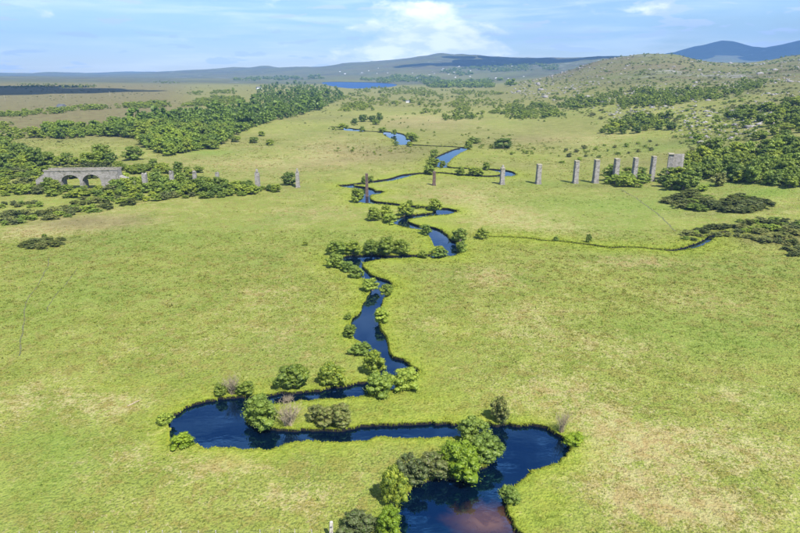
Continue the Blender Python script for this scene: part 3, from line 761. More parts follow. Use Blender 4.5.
# riverside trees and shrubs, one by one, from the near pool up the valley
RIVERSIDE = [
 ('riverside_tree','alder',(386,470,410,513),'dark green alder bush at the left edge of the near pool'),
 ('riverside_shrub','olive',(395,455,424,487),'olive shrub with brown tips behind the dark alder at the near pool'),
 ('riverside_shrub','olive',(417,453,448,481),'brownish shrub between the olive and the yellow-green bush, near pool'),
 ('riverside_tree','bright',(440,442,483,482),'large vivid yellow-green bush overhanging the near pool'),
 ('riverside_tree','willow',(463,412,489,442),'pale green willow bridging the channel beside the near pool'),
 ('riverside_tree','willow',(470,434,501,466),'pale green willow at the peninsula tip over the near pool'),
 ('riverside_shrub','olive',(491,396,509,424),'tall grey-brown shrub on the far bank of the near pool'),
 ('bare_shrub','twig',(555,413,570,435),'bleached leafless shrub at the right end of the near pool'),
 ('riverside_shrub','bright',(551,433,571,447),'low yellow-green shrub below the bleached shrub, near pool'),
 ('riverside_shrub','willow',(501,487,521,504),'low pale shrub on the right bank of the near pool'),
 ('riverside_shrub','bright',(377,508,402,540),'bright green scrub at the bottom edge left of the pool'),
 ('riverside_shrub','olive',(340,512,372,540),'olive brown scrub by the grey gatepost at the bottom edge'),
 ('riverside_tree','willow',(243,396,277,428),'big round willow on the end of the grassy spit'),
 ('bare_shrub','twig',(274,403,300,430),'grey twiggy shrub right of the round willow on the spit'),
 ('bare_shrub','twig',(281,396,292,405),'small grey twig bush on the upper edge of the spit'),
 ('riverside_shrub','olive',(309,405,333,428),'brown-grey shrub half way along the grassy spit'),
 ('riverside_shrub','olive',(328,403,353,428),'spreading olive shrub beside the brown-grey one on the spit'),
 ('riverside_shrub','bright',(177,429,196,446),'small light green bush at the left end of the pool'),
 ('riverside_shrub','willow',(159,414,173,428),'pale shrub at the leftmost tip of the pool'),
 ('riverside_shrub','alder',(213,383,226,397),'small dark bush left of the grey twiggy shrub on the far bank'),
 ('bare_shrub','twig',(222,375,240,397),'grey twiggy shrub between two small green bushes, far bank'),
 ('riverside_shrub','alder',(237,381,253,397),'small green bush right of the grey twiggy shrub on the far bank'),
 ('riverside_tree','alder',(278,364,306,392),'round dark green alder on the far bank above the spit'),
 ('riverside_tree','alder',(318,362,342,388),'dark green alder right of the round alder above the spit'),
 ('riverside_tree','willow',(371,367,397,395),'left of two pale green trees at the inside of the bend'),
 ('riverside_tree','willow',(391,363,418,389),'right of two pale green trees at the inside of the bend'),
 ('riverside_tree','alder',(364,349,384,378),'green alder on the left bank facing the two pale trees'),
 ('riverside_shrub','willow',(352,342,370,357),'low willow left of the alder where the river narrows'),
 ('riverside_shrub','alder',(345,325,360,339),'small bush on the left bank below the straight reach'),
 ('riverside_shrub','alder',(344,313,352,320),'tiny dark bush on the left bank of the straight reach'),
 ('riverside_shrub','willow',(369,306,386,324),'pale bush leaning from the right bank of the straight reach'),
 ('riverside_shrub','willow',(361,277,377,292),'pale fan shaped bush on the left bank with a fallen branch'),
 ('riverside_shrub','alder',(380,283,393,298),'dark bush on the right bank where the straight reach begins'),
 ('riverside_tree','willow',(340,260,354,273),'upper of two overlapping bushes below the left tree row'),
 ('riverside_tree','willow',(349,265,363,279),'lower of two overlapping bushes below the left tree row'),
 ('riverside_tree','willow',(327,252,344,269),'pale willow at the left foot of the tree row'),
 ('riverside_tree','alder',(328,240,346,257),'leftmost alder of the row across the middle of the river'),
 ('riverside_tree','alder',(342,241,359,257),'second alder from the left in the mid-river row'),
 ('riverside_tree','alder',(360,239,378,256),'third alder in the mid-river row, right of the gap'),
 ('riverside_tree','alder',(374,237,394,258),'tallest alder in the mid-river row'),
 ('riverside_tree','alder',(392,239,408,256),'rightmost alder of the mid-river row'),
 ('riverside_shrub','mid_alder',(419,248,430,257),'small shrub right of the mid-river row by the dark channel'),
 ('riverside_shrub','mid_shrub',(430,245,446,257),'pale shrub at the left edge of the blue reach'),
 ('riverside_shrub','mid_shrub',(423,224,436,236),'rounded bush at the upper end of the blue reach'),
 ('riverside_tree','mid_alder',(452,227,469,243),'dark tree on the right bank of the blue reach'),
 ('riverside_shrub','mid_shrub',(454,240,465,253),'pale shrub below the dark tree of the blue reach'),
 ('riverside_tree','mid_alder',(476,227,489,240),'lone round tree in the meadow right of the blue reach'),
 ('riverside_tree','mid_alder',(366,206,380,222),'leftmost tree of the clump inside the tight bend'),
 ('riverside_tree','mid_alder',(379,204,393,220),'tall tree in the middle of the tight bend clump'),
 ('riverside_shrub','mid_shrub',(382,213,398,225),'pale willow in front of the tight bend clump'),
 ('riverside_tree','mid_alder',(396,202,410,217),'right tree of the clump inside the tight bend'),
 ('riverside_shrub','mid_alder',(405,208,418,217),'low bush ending the tight bend clump on the right'),
 ('riverside_shrub','mid_alder',(408,199,416,208),'small bush on the dark channel above the tight bend'),
 ('riverside_shrub','mid_alder',(417,203,423,208),'tiny bush just right of the small channel bush'),
 ('riverside_tree','mid_alder',(432,198,448,212),'round tree over the small pool right of the tight bend'),
 ('riverside_tree','mid_alder',(353,187,367,203),'bush at the foot of the brown pier in the river'),
 ('riverside_shrub','mid_alder',(360,175,367,184),'small bush behind the brown pier in the river'),
 ('riverside_shrub','mid_alder',(372,176,379,182),'small bush right of the brown pier in the river'),
 ('riverside_tree','mid_alder',(422,164,436,175),'bush left of the second brown pier by the loop'),
 ('riverside_tree','mid_alder',(426,157,440,168),'bush on the left of the pale blue reach behind the piers'),
 ('riverside_shrub','mid_alder',(440,149,448,158),'small bush at the bend of the pale blue reach'),
 ('riverside_shrub','mid_alder',(441,160,449,168),'small bush right of the pale blue reach'),
 ('riverside_shrub','mid_alder',(455,166,466,176),'left of three low bushes inside the loop behind the piers'),
 ('riverside_shrub','mid_alder',(463,167,475,176),'middle of three low bushes inside the loop behind the piers'),
 ('riverside_shrub','mid_alder',(472,168,483,176),'right of three low bushes inside the loop behind the piers'),
 ('riverside_shrub','mid_alder',(483,161,492,170),'bush at the upper side of the loop behind the piers'),
 ('riverside_shrub','mid_alder',(460,140,468,150),'bush at the far end of the pale blue reach'),
 ('riverside_shrub','mid_dark',(467,138,482,144),'dark low thicket right of the far end of the reach'),
 ('riverside_shrub','mid_dark',(492,143,516,149),'long dark thicket in the meadow above the third pier'),
 ('riverside_tree','mid_alder',(401,132,414,142),'round tree by the far double bend of the river'),
 ('riverside_shrub','mid_dark',(391,129,397,135),'dark bush at the top of the far double bend'),
 ('riverside_shrub','mid_alder',(380,127,391,133),'bush left of the far double bend'),
 ('riverside_shrub','mid_alder',(359,126,365,132),'bush right of the farthest visible water'),
 ('riverside_shrub','mid_alder',(339,123,350,130),'bush left of the farthest visible water'),
 ('riverside_shrub','mid_alder',(393,141,399,146),'tiny bush left of the lower far double bend'),
 ('riverside_shrub','mid_alder',(406,141,413,147),'tiny bush right of the lower far double bend'),
 ('riverside_tree','mid_dark',(376,112,383,121),'dark upright tree in the meadow beyond the far water'),
 ('riverside_shrub','mid_dark',(368,115,377,122),'dark bush left of the upright tree beyond the far water'),
 ('riverside_shrub','mid_dark',(358,114,368,122),'broad bush in the middle of the far meadow group'),
 ('riverside_shrub','mid_dark',(351,118,358,124),'leftmost bush of the far meadow group'),
 ('riverside_shrub','mid_dark',(372,119,380,125),'lowest bush of the far meadow group'),
 ('meadow_bush','mid_dark',(586,233,592,243),'small dark pointed bush above the thin stream'),
 ('meadow_bush','mid_shrub',(553,236,560,241),'tiny brownish bush on the thin stream'),
 ('meadow_bush','mid_alder',(302,241,308,246),'tiny bush alone in the meadow left of the tree row'),
 ('meadow_bush','mid_dark',(281,171,296,186),'dark bush left of the last pier before the river'),
 ('meadow_bush','mid_dark',(41,233,47,240),'small dark bush on the left meadow scrub strip'),
]
for nm, k, bx, lb in RIVERSIDE:
    cat = 'tree' if nm.endswith('tree') else ('shrub' if 'shrub' in nm else 'bush')
    px_plant(nm, k, bx, lb, cat, 'riverside trees and shrubs' if nm.startswith(('river', 'bare')) else 'lone bushes in the meadow',
             parts=bx[1] > 150, squash=.45 if bx[2]-bx[0] > 2.4*(bx[3]-bx[1]) else 1.)

# ------------------------------------------------------------------ thickets filled from pixel outlines
def in_px(poly, u, v):
    ins = False; n = len(poly)
    for i in range(n):
        (ax, ay), (bx, by) = poly[i], poly[i-1]
        if (ay > v) != (by > v) and u < (bx-ax)*(v-ay)/(by-ay)+ax: ins = not ins
    return ins
def fill(poly, n, gap, tries=40, patchy=False):
    """n spots spread evenly inside a pixel outline, far ones first"""
    us = [p[0] for p in poly]; vs = [p[1] for p in poly]; out = []
    for _ in range(n*tries):
        if len(out) >= n: break
        u, v = random.uniform(min(us), max(us)), random.uniform(min(vs), max(vs))
        if not in_px(poly, u, v): continue
        if patchy and mnoise.noise(Vector((u*.055, v*.16, 3)))+random.uniform(-.25, .25) < -.04: continue
        if all(abs(u-a)/gap+abs(v-b)/(gap*.55) > 1 for a, b in out): out.append((u, v))
    return sorted(out, key=lambda p: p[1])
def thicket(poly, n, gap, kinds, w_px, ratio, name, label, cat, group, parts=False):
    for u, v in fill(poly, n, gap):
        b = at(u, v); m = mpp(b); W = random.uniform(*w_px)*m
        if wet(np.array([b.x]), np.array([b.y]))[0]: continue
        plant(name, random.choice(kinds), b, W, W*random.uniform(*ratio), label(u, v) if callable(label) else label, cat, group, parts, squash=random.uniform(.8, 1.2))
def vpt0(u):
    y = 318+(u-258)*.045-4.; x = (u-400)/F*y/(CP+.13*SP); return Vector((x, y, float(height(x, y))))
# left: scrub round the arches and the broken piers
thicket([(0,170),(30,166),(48,174),(52,186),(62,191),(84,193),(96,190),(112,184),(118,180),(130,196),(200,192),(275,189),(282,192),(215,198),(140,203),(95,203),(60,196),(0,196)], 105, 8,
        ['mid_shrub','mid_alder','heath','mid_dark','mid_alder'], (8, 17), (.35, .6), 'thicket_shrub', lambda u, v: 'rounded green shrub in the thicket at the far left below the dark trees' if u < 50 else ('rounded green shrub in the thicket directly below the two arches' if u < 112 else 'rounded green shrub in the thicket front below the pier stubs'), 'shrub', 'thicket in front of the arches', True)
thicket([(122,186),(150,184),(182,185),(212,186),(232,189),(252,190),(266,192),(240,194),(180,195),(116,194)], 56, 6,
        ['mid_shrub','mid_alder','mid_dark'], (12, 19), (.5, .78), 'thicket_shrub', lambda u, v: 'green shrub in front of the stub nearest the arches' if u < 160 else ('green shrub in front of the second and third pier stubs' if u < 207 else 'green shrub at the right tip of the scrub'), 'shrub', 'scrub round the pier stubs', True)
thicket([(0,168),(0,150),(20,152),(34,160),(55,164),(110,162),(118,166),(60,166)], 30, 8, ['mid_dark','mid_alder','mid_dark'], (11, 22), (.6, .9), 'thicket_tree', lambda u, v: 'dark tree at the far left frame edge behind the thicket' if u < 22 else 'dark tree behind the left end of the arches', 'tree', 'trees behind the arches', True)
thicket([(118,168),(180,168),(205,174),(195,177),(120,174)], 18, 7, ['mid_dark','mid_alder'], (9, 14), (.5, .7), 'thicket_tree', 'dark bush behind the broken pier stubs', 'bush', 'bushes behind the pier stubs')
thicket([(0,217),(50,210),(100,200),(140,203),(100,212),(40,222),(0,228)], 40, 7, ['heath','gorse','mid_shrub'], (9, 16), (.3, .5), 'scrub_bush', lambda u, v: 'low olive scrub bush in the left part of the slanting hedge' if u < 60 else 'low olive scrub bush in the right part of the slanting hedge', 'bush', 'slanting scrub hedge')
thicket([(20,246),(45,240),(66,240),(60,246),(35,250)], 16, 6, ['heath','heath','gorse'], (9, 15), (.25, .4), 'scrub_bush', 'low brown scrub bush in the patch on the left meadow', 'bush', 'scrub patch on the left meadow')
thicket([(0,205),(45,203),(48,207),(0,209)], 9, 7, ['heath','mid_shrub'], (8, 12), (.3, .5), 'scrub_bush', 'low bush in the short hedge at the far left', 'bush', 'short hedge far left')
thicket([(58,180),(108,178),(108,173),(58,175)], 22, 7, ['gorse'], (12, 18), (.6, .75), 'thicket_tree', 'dark tree seen through and behind the two arches', 'tree', 'trees seen through the arches', True)
for u, w, lb in ((47, 12, 'left shrub against the wing wall of the arches'), (54, 10, 'right shrub against the wing wall of the arches'), (82, 7, 'low shrub at the middle pier of the arches'), (66, 7, 'low shrub in the mouth of the left arch'), (97, 7, 'low shrub in the mouth of the right arch'), (114, 10, 'shrub at the right foot of the arches'), (124, 11, 'shrub covering the broken wall right of the arches')):
    b = vpt0(u)+Vector((0, 1.5, 0)); plant('thicket_shrub', 'mid_alder', b, w*.55*1.15, w*(.62 if w > 8 else .42), lb, 'shrub', 'shrubs against the arches', True)
# right: trees at the foot of the hill, the dark gorse bank and scrub by the stream
thicket([(606,183),(612,176),(640,176),(645,186),(620,188)], 11, 9, ['mid_alder','mid_dark','mid_shrub'], (13, 21), (.5, .7), 'hillfoot_shrub', 'green shrub in the clump under the right hand piers', 'shrub', 'clump under the right piers', True)
thicket([(676,176),(690,158),(720,156),(760,150),(800,150),(800,190),(770,184),(735,182),(700,178),(680,186)], 80, 9, ['mid_alder','mid_dark','mid_alder','mid_shrub'], (11, 22), (.6, .9), 'hillfoot_tree', lambda u, v: 'rounded green tree at the right frame edge in the hill foot wood' if u > 770 else ('rounded green tree touching the right side of the abutment' if u < 705 else ('rounded green tree in the front row of the hill foot wood' if v > 172 else 'rounded green tree in the back rows of the hill foot wood')), 'tree', 'wood right of the abutment', True)
thicket([(662,190),(668,180),(690,182),(692,190)], 7, 10, ['mid_alder','mid_dark'], (16, 24), (.55, .75), 'hillfoot_shrub', 'dark round shrub below the abutment', 'shrub', 'shrubs below the abutment', True)
for u, v, w, lb in ((676, 177, 9, 'shrub right under the abutment coping'), (684, 174, 10, 'taller shrub hiding the wing wall of the abutment'), (690, 178, 9, 'shrub right of the abutment wing wall')):
    plant('hillfoot_shrub', 'mid_alder', at(u, v), w, w*.72, lb, 'shrub', 'shrubs at the abutment', True)
plant('hillfoot_shrub', 'heath', at(719, 186), 9., 7., 'yellowish brown bush standing in front of the wood', 'bush', None, True)
plant('hillfoot_shrub', 'mid_shrub', at(702, 191), 7., 3.2, 'small pale shrub in the bright grass below the wood', 'shrub', None, True)
thicket([(666,202),(680,198),(697,195.5),(712,200),(728,199),(745,197),(758,201),(778,207),(762,208),(748,213),(722,212),(712,209),(700,211),(684,208)], 60, 7, ['gorse','gorse','gorse','heath','mid_dark'], (11, 22), (.22, .40), 'gorse_bush', lambda u, v: 'dark gorse bush in the left half of the long dark bank' if u < 718 else 'dark gorse bush in the right half of the long dark bank', 'bush', 'dark gorse bank')
thicket([(676,238),(700,229),(725,228),(735,222),(800,222),(800,262),(775,244),(740,240),(726,236),(700,237),(690,242)], 58, 8, ['heath','heath','mid_shrub','gorse'], (9, 16), (.25, .42), 'scrub_bush', lambda u, v: 'low brownish scrub bush on the near side of the stream end' if u < 735 else 'low brownish scrub bush at the right frame edge beyond the stream', 'bush', 'scrub beside the stream')
thicket([(735,120),(760,108),(800,106),(800,148),(770,148)], 26, 9, ['mid_dark','mid_alder'], (10, 18), (.5, .8), 'hill_shrub', lambda u, v: 'dark shrub high on the slope at the right frame edge' if v < 128 else 'dark shrub on the slope just above the hill foot wood', 'shrub', 'slope above the wood')
thicket([(728,118),(740,112),(752,116),(745,121)], 6, 7, ['mid_dark'], (11, 16), (.5, .7), 'hill_shrub', 'dark shrub in the compact clump high on the right slope', 'shrub', 'compact clump on the slope')
thicket([(590,135),(640,118),(668,120),(672,130),(640,134)], 26, 7, ['mid_dark','mid_alder'], (7, 12), (.5, .7), 'hill_shrub', 'small shrub in the scattered row behind the right piers', 'shrub', 'row behind the right piers')
thicket([(560,165),(660,150),(662,140),(560,150)], 24, 12, ['mid_shrub','heath'], (4, 8), (.35, .6), 'hill_shrub', 'tiny bush dotted over the meadow behind the right piers', 'bush', 'dotted bushes behind the right piers')
# the long wood on the left, nearest trees one by one
WOOD = [(30,138),(60,131),(110,129),(160,118),(210,114),(250,108),(262,86),(300,84),(335,88),(345,97),(330,106),(300,116),(262,124),(240,134),(215,147),(170,156),(150,150),(140,140),(110,136),(60,139)]
wood = fill(WOOD, 1000, 4.6, 50)
def wood_label(u, v):
    if v > 146: return 'broadleaf tree on the front corner of the long wood above the bright grass'
    if u < 120: return 'broadleaf tree in the thin left arm of the long wood on the moor'
    if u < 170: return 'broadleaf tree where the left arm joins the body of the long wood'
    if u > 232 and v > 118: return 'broadleaf tree along the meadow edge of the long wood, near the round bushes'
    if v > 132: return 'broadleaf tree in the lower middle of the long wood'
    return 'broadleaf tree in the upper middle of the long wood'
near = sorted(wood, key=lambda p: -p[1])[:270]; rest = sorted(wood, key=lambda p: -p[1])[270:]
for u, v in near:
    b = at(u, v); W = min(14, random.lognormvariate(math.log(9.2), .28))*(1. if v > 125 else 1.2)
    plant('oak_tree', random.choice(['oak', 'oak', 'oak', 'mid_alder']), b, W, W*random.uniform(.7, 1.0), wood_label(u, v), 'tree', 'trees of the long wood', False)
plant('edge_tree', 'mid_dark', at(134, 160), 15., 9.5, 'dark round tree standing apart below the wood, beyond the arches', 'tree', None, True)
plant('edge_tree', 'mid_dark', at(104, 160), 8., 8., 'small upright tree on the moor just beyond the arches', 'tree', None, True)
for u, v, w, lb in ((212,149,12,'round bush at the front corner of the wood by bright grass'),(236,142,9,'middle of the round bushes along the wood edge'),(254,143,9,'lower of the round bushes along the wood edge'),(270,145,8,'rightmost round bush below the wood, alone'),(262,136,8,'upper round bush along the wood edge')):
    plant('edge_bush', 'mid_alder', at(u, v), w*1.15, w*.6, lb, 'bush', 'round bushes along the wood edge', False)

def bake(name, spots, mats_kind, label, cat):
    """a far wood or hedge that reads as one mass"""
    Vs, Fs, o = [], [], 0
    protos = []
    for cm, tm, jm in KINDS[mats_kind]:
        V = np.zeros(len(cm.vertices)*3); cm.vertices.foreach_get('co', V); Fc = np.zeros(len(cm.loops), np.int32); cm.loops.foreach_get('vertex_index', Fc)
        protos.append((V.reshape(-1, 3), Fc.reshape(-1, 3)))
    mat = KINDS[mats_kind][0][0].materials[0]
    zs = height(np.array([q[0] for q in spots]), np.array([q[1] for q in spots])); wt = wet(np.array([q[0] for q in spots]), np.array([q[1] for q in spots]))
    for (x, y, W, H), z, isw in zip(spots, zs, wt):
        if isw: continue
        V, Fc = protos[random.randrange(len(protos))]; a = random.uniform(0, 6.28); ca, sa = math.cos(a), math.sin(a)
        Vs.append(np.c_[(V[:, 0]*ca-V[:, 1]*sa)*W+x, (V[:, 0]*sa+V[:, 1]*ca)*W+y, V[:, 2]*H+z]); Fs.append(Fc+o); o += len(V)
    tag(obj(name, mesh_np(name, np.concatenate(Vs), np.concatenate(Fs), [mat])), label, cat, kind='stuff')
def spots(poly, n, gap, w_m, ratio):
    r = []
    for u, v in fill(poly, n, gap, 25, True):
        b = at(u, v+random.uniform(-.3, .3)); W = random.uniform(*w_m); r.append((b.x, b.y, W, W*random.uniform(*ratio)))
        for _k in range(2): q = random.uniform(.4, .8); r.append((b.x+random.uniform(-14, 14), b.y+random.uniform(-20, 20), W*q, W*q*random.uniform(*ratio)))
    return r
bake('far_wood', [(at(u, v).x, at(u, v).y, W, W*.8) for u, v in rest for W in (random.lognormvariate(math.log(12), .3),)], 'far', 'far upper part of the long wood, blurring into one mass', 'wood')
S = []
for poly, n in (([(335,98),(360,90),(420,89),(480,96),(520,102),(520,109),(440,108),(380,106),(345,108)], 150),
                ([(350,88.5),(405,87),(440,90),(500,92),(500,95),(420,94),(360,93)], 110), ([(340,112),(345,106),(365,104),(370,110)], 16)):
    S += spots(poly, n, 3.6, (6, 13), (.45, .7))
bake('valley_wood', S, 'far_pale', 'belt of small trees crossing the valley below the lake', 'wood')
S = []
for poly, n in (([(440,72),(480,66),(520,64),(560,66),(556,70),(500,72),(460,76)], 150), ([(360,80),(400,76),(440,78),(440,81),(380,83)], 90), ([(220,79),(300,76),(330,77),(330,79),(240,81)], 60), ([(420,82),(500,80),(520,84),(500,88),(430,88)], 110)):
    S += spots(poly, n, 2.6, (16, 34), (.4, .6))
bake('hillside_plantation', S, 'far', 'dark plantations on the far hillside beyond the lake', 'wood')
S = []
for poly, n in (([(505,114),(520,108),(560,112),(556,118),(520,119)], 34), ([(530,107),(560,98),(600,96),(640,90),(700,92),(745,82),(770,80),(765,86),(720,98),(660,107),(600,107),(560,110)], 170),
                ([(440,118),(475,116),(480,119),(445,120)], 16), ([(600,128),(640,118),(670,118),(660,126)], 22)):
    S += spots(poly, n, 4.2, (6, 13), (.5, .8))
bake('hill_wood', S, 'far_pale', 'band of scrubby woodland along the foot of the rocky hill', 'wood')
S = []
for poly, n in (([(0,116),(60,110),(62,113),(0,118)], 24), ([(60,109),(110,107),(110,110),(62,111)], 22), ([(118,104),(165,103),(165,108),(120,108)], 34), ([(182,103),(215,97),(242,98),(242,104),(185,107)], 60),
                ([(192,93),(235,90),(235,94),(195,95)], 26), ([(0,84),(60,85),(95,86),(95,88),(0,88)], 60), ([(0,138),(0,126),(10,130),(30,135),(30,139)], 10), ([(155,82),(178,81),(178,83),(155,84)], 10), ([(420,112),(470,110),(560,112),(560,114),(420,114)], 26)):
    S += spots(poly, n, 3.2, (7, 13), (.4, .6))
def sprinkle(n, u0, u1, y0, y1, wl, seed, thr, zmin, w0, wk, sg, r0, r1):
    u = RNG.uniform(u0, u1, n*8); yy = np.exp(RNG.uniform(math.log(y0), math.log(y1), n*8)); xx = (u-400)/F*CP*yy
    k = (base_h(xx, yy) > zmin) & (fbm(xx, yy, wl, 3, seed)+RNG.uniform(-.4, .4, n*8) > thr); xx, yy = xx[k][:n], yy[k][:n]
    W = (w0+yy/wk)*np.exp(np.clip(RNG.normal(0, sg, len(xx)), -1, 1)); return list(zip(xx, yy, W, W*RNG.uniform(r0, r1, len(xx))))
bake('hill_scrub', sprinkle(1500, 520, 830, 420, 2000, 120, 88, .05, 7, 2.6, 900, .45, .25, .5), 'far', 'dark heather and scrub dotted over the rocky hill', 'scrub')
bake('hill_heath', sprinkle(1500, 520, 830, 420, 2000, 90, 90, .0, 7, 2.6, 700, .45, .2, .35), 'far_brown', 'olive brown heath clumps dotted over the rocky hill', 'scrub')
bake('moor_scrub', sprinkle(700, -60, 330, 480, 2300, 150, 89, .15, -9, 1.8, 1000, .4, .2, .4), 'far_brown', 'small dark bushes dotted over the brown moor', 'scrub')
bake('valley_scrub', sprinkle(420, 330, 640, 420, 1300, 70, 92, .2, -9, 1.3, 600, .4, .35, .6), 'far_pale', 'small bushes dotted over the far valley meadows', 'scrub')
bake('moor_hedge', S, 'far_pale', 'straggling lines of bushes across the brown moor', 'hedge')
# ------------------------------------------------------------------ the ruined viaduct
def pier_mesh(w, d, h, mat, top=.86, ragged=.0, seed=0):
    """tapered masonry shaft with uneven courses and a worn top"""
    r = random.Random(seed); bm = bmesh.new(); n = max(6, int(h/.55)); rings = []
    for i in range(n+1):
        t = i/n; s = 1+(top-1)*t; z = -1+(h+1)*t; ring = []
        for cx, cy in ((-1, -1), (-.33, -1), (.33, -1), (1, -1), (1, -.33), (1, .33), (1, 1), (.33, 1), (-.33, 1), (-1, 1), (-1, .33), (-1, -.33)):
            j = .05
            zz = z-(r.uniform(0, ragged)*h if i == n else 0)
            ring.append(bm.verts.new((cx*w/2*s+r.uniform(-j, j), cy*d/2*s+r.uniform(-j, j), zz)))
        rings.append(ring)
    for a, b in zip(rings, rings[1:]):
        for k in range(12): bm.faces.new((a[k], a[(k+1) % 12], b[(k+1) % 12], b[k]))
    c = bm.verts.new((0, 0, sum(v.co.z for v in rings[-1])/12+.05))
    for k in range(12): bm.faces.new((rings[-1][k], rings[-1][(k+1) % 12], c))
    return bm_mesh(bm, 'shaft', mat)
def vpt(u, v0):      # the viaduct crosses the valley on a slightly skewed line
    y = 318+(u-258)*.045
    fy = None
    for _ in range(6):
        b = (266.5-v0)/F; k = y/(CP+b*SP); x = (u-400)/F*k
    z = float(height(x, y)); return Vector((x, y, z))
def z_at(u, v, p):
    b = (266.5-v)/F; return CAMH+(-SP+b*CP)*p.y/(CP+b*SP)
VROT = math.atan2(.045*1.8, 1.0)*.5
PIERS = [ # u, v top, base v, width px, material, ragged top, label
 (145,172.5,181,5,'L',.10,'short broken masonry stub next to the arches'),
 (172,170,180,4.4,'L',.12,'second broken pier stub from the arches, half sunk in scrub'),
 (195,170,180,4,'L',.14,'third broken pier stub from the arches, half sunk in scrub'),
 (218,171,184,4,'L',.16,'narrow broken pier at the end of the scrub'),
 (258,171.5,188,5.4,'L',.12,'pale broken pier standing clear left of the meadow bush'),
 (298,171,187.5,4.4,'L',.18,'thin broken pier right of the dark meadow bush'),
 (367,173,198,3.6,'B',.03,'brown pier standing in the river'),
 (434,171,185.5,3.6,'B',.03,'short brown pier in the meadow right of the river'),
 (502,167.5,184.5,5,'G',.06,'grey pier with a knobbed top in front of the loop water'),
 (538,164,184.5,5.4,'G',.05,'grey pier second to the right of the loop water'),
 (575,160.5,184,5.2,'G',.05,'tall grey pier in the middle of the right hand group'),
 (595,159.5,183,5.6,'G',.05,'tall grey pier left of the green clump'),
 (615,158.5,180,5.6,'G',.05,'grey pier rising behind the green clump'),
 (634,157.5,176,5.0,'G',.05,'grey pier at the right edge of the green clump'),
 (652,156,174,4.8,'G',.05,'last grey pier before the abutment'),
]
MATS = {'L': M_STONE_L, 'G': M_STONE, 'B': M_STONE_B}
for i, (u, vt, vb, wp, mk, rg, lb) in enumerate(PIERS):
    p = vpt(u, vb)
    if mk == 'B' and u < 400: p = at(u, 197, -1.); p.z = -1.2
    m = mpp(p); h = z_at(u, vt, p)-p.z; w = wp*m
    if u < 230: h = max(h, 5.5)
    e = empty('viaduct_pier', p, -math.atan2(p.x, p.y)*.0+.05); tag(e, lb, 'pier', 'piers of the ruined viaduct')
    d = w*(1.15 if mk != 'B' else 1.0)
    obj('shaft', pier_mesh(w*.84, d, h-.1, MATS[mk], .86, rg, i), e)
    bm = bmesh.new(); box(bm, -w*.5, w*.5, -d*.58, d*.58, -1.2, .9 if mk != 'L' else .6, .97, .06); obj('plinth', bm_mesh(bm, 'plinth', MATS[mk]), e)
    if mk == 'G':
        bm = bmesh.new(); box(bm, -w*.41, w*.41, -d*.47, d*.47, h-.55, h-.05, 1., .05); obj('bedstone', bm_mesh(bm, 'bedstone', M_COPING), e)
    if u in (502, 298, 258):
        bm = bmesh.new(); box(bm, -w*.2, w*.22, -d*.2, d*.2, h-.4, h+1.3, .75, .06); obj('knob_stone', bm_mesh(bm, 'knob_stone', MATS[mk]), e)

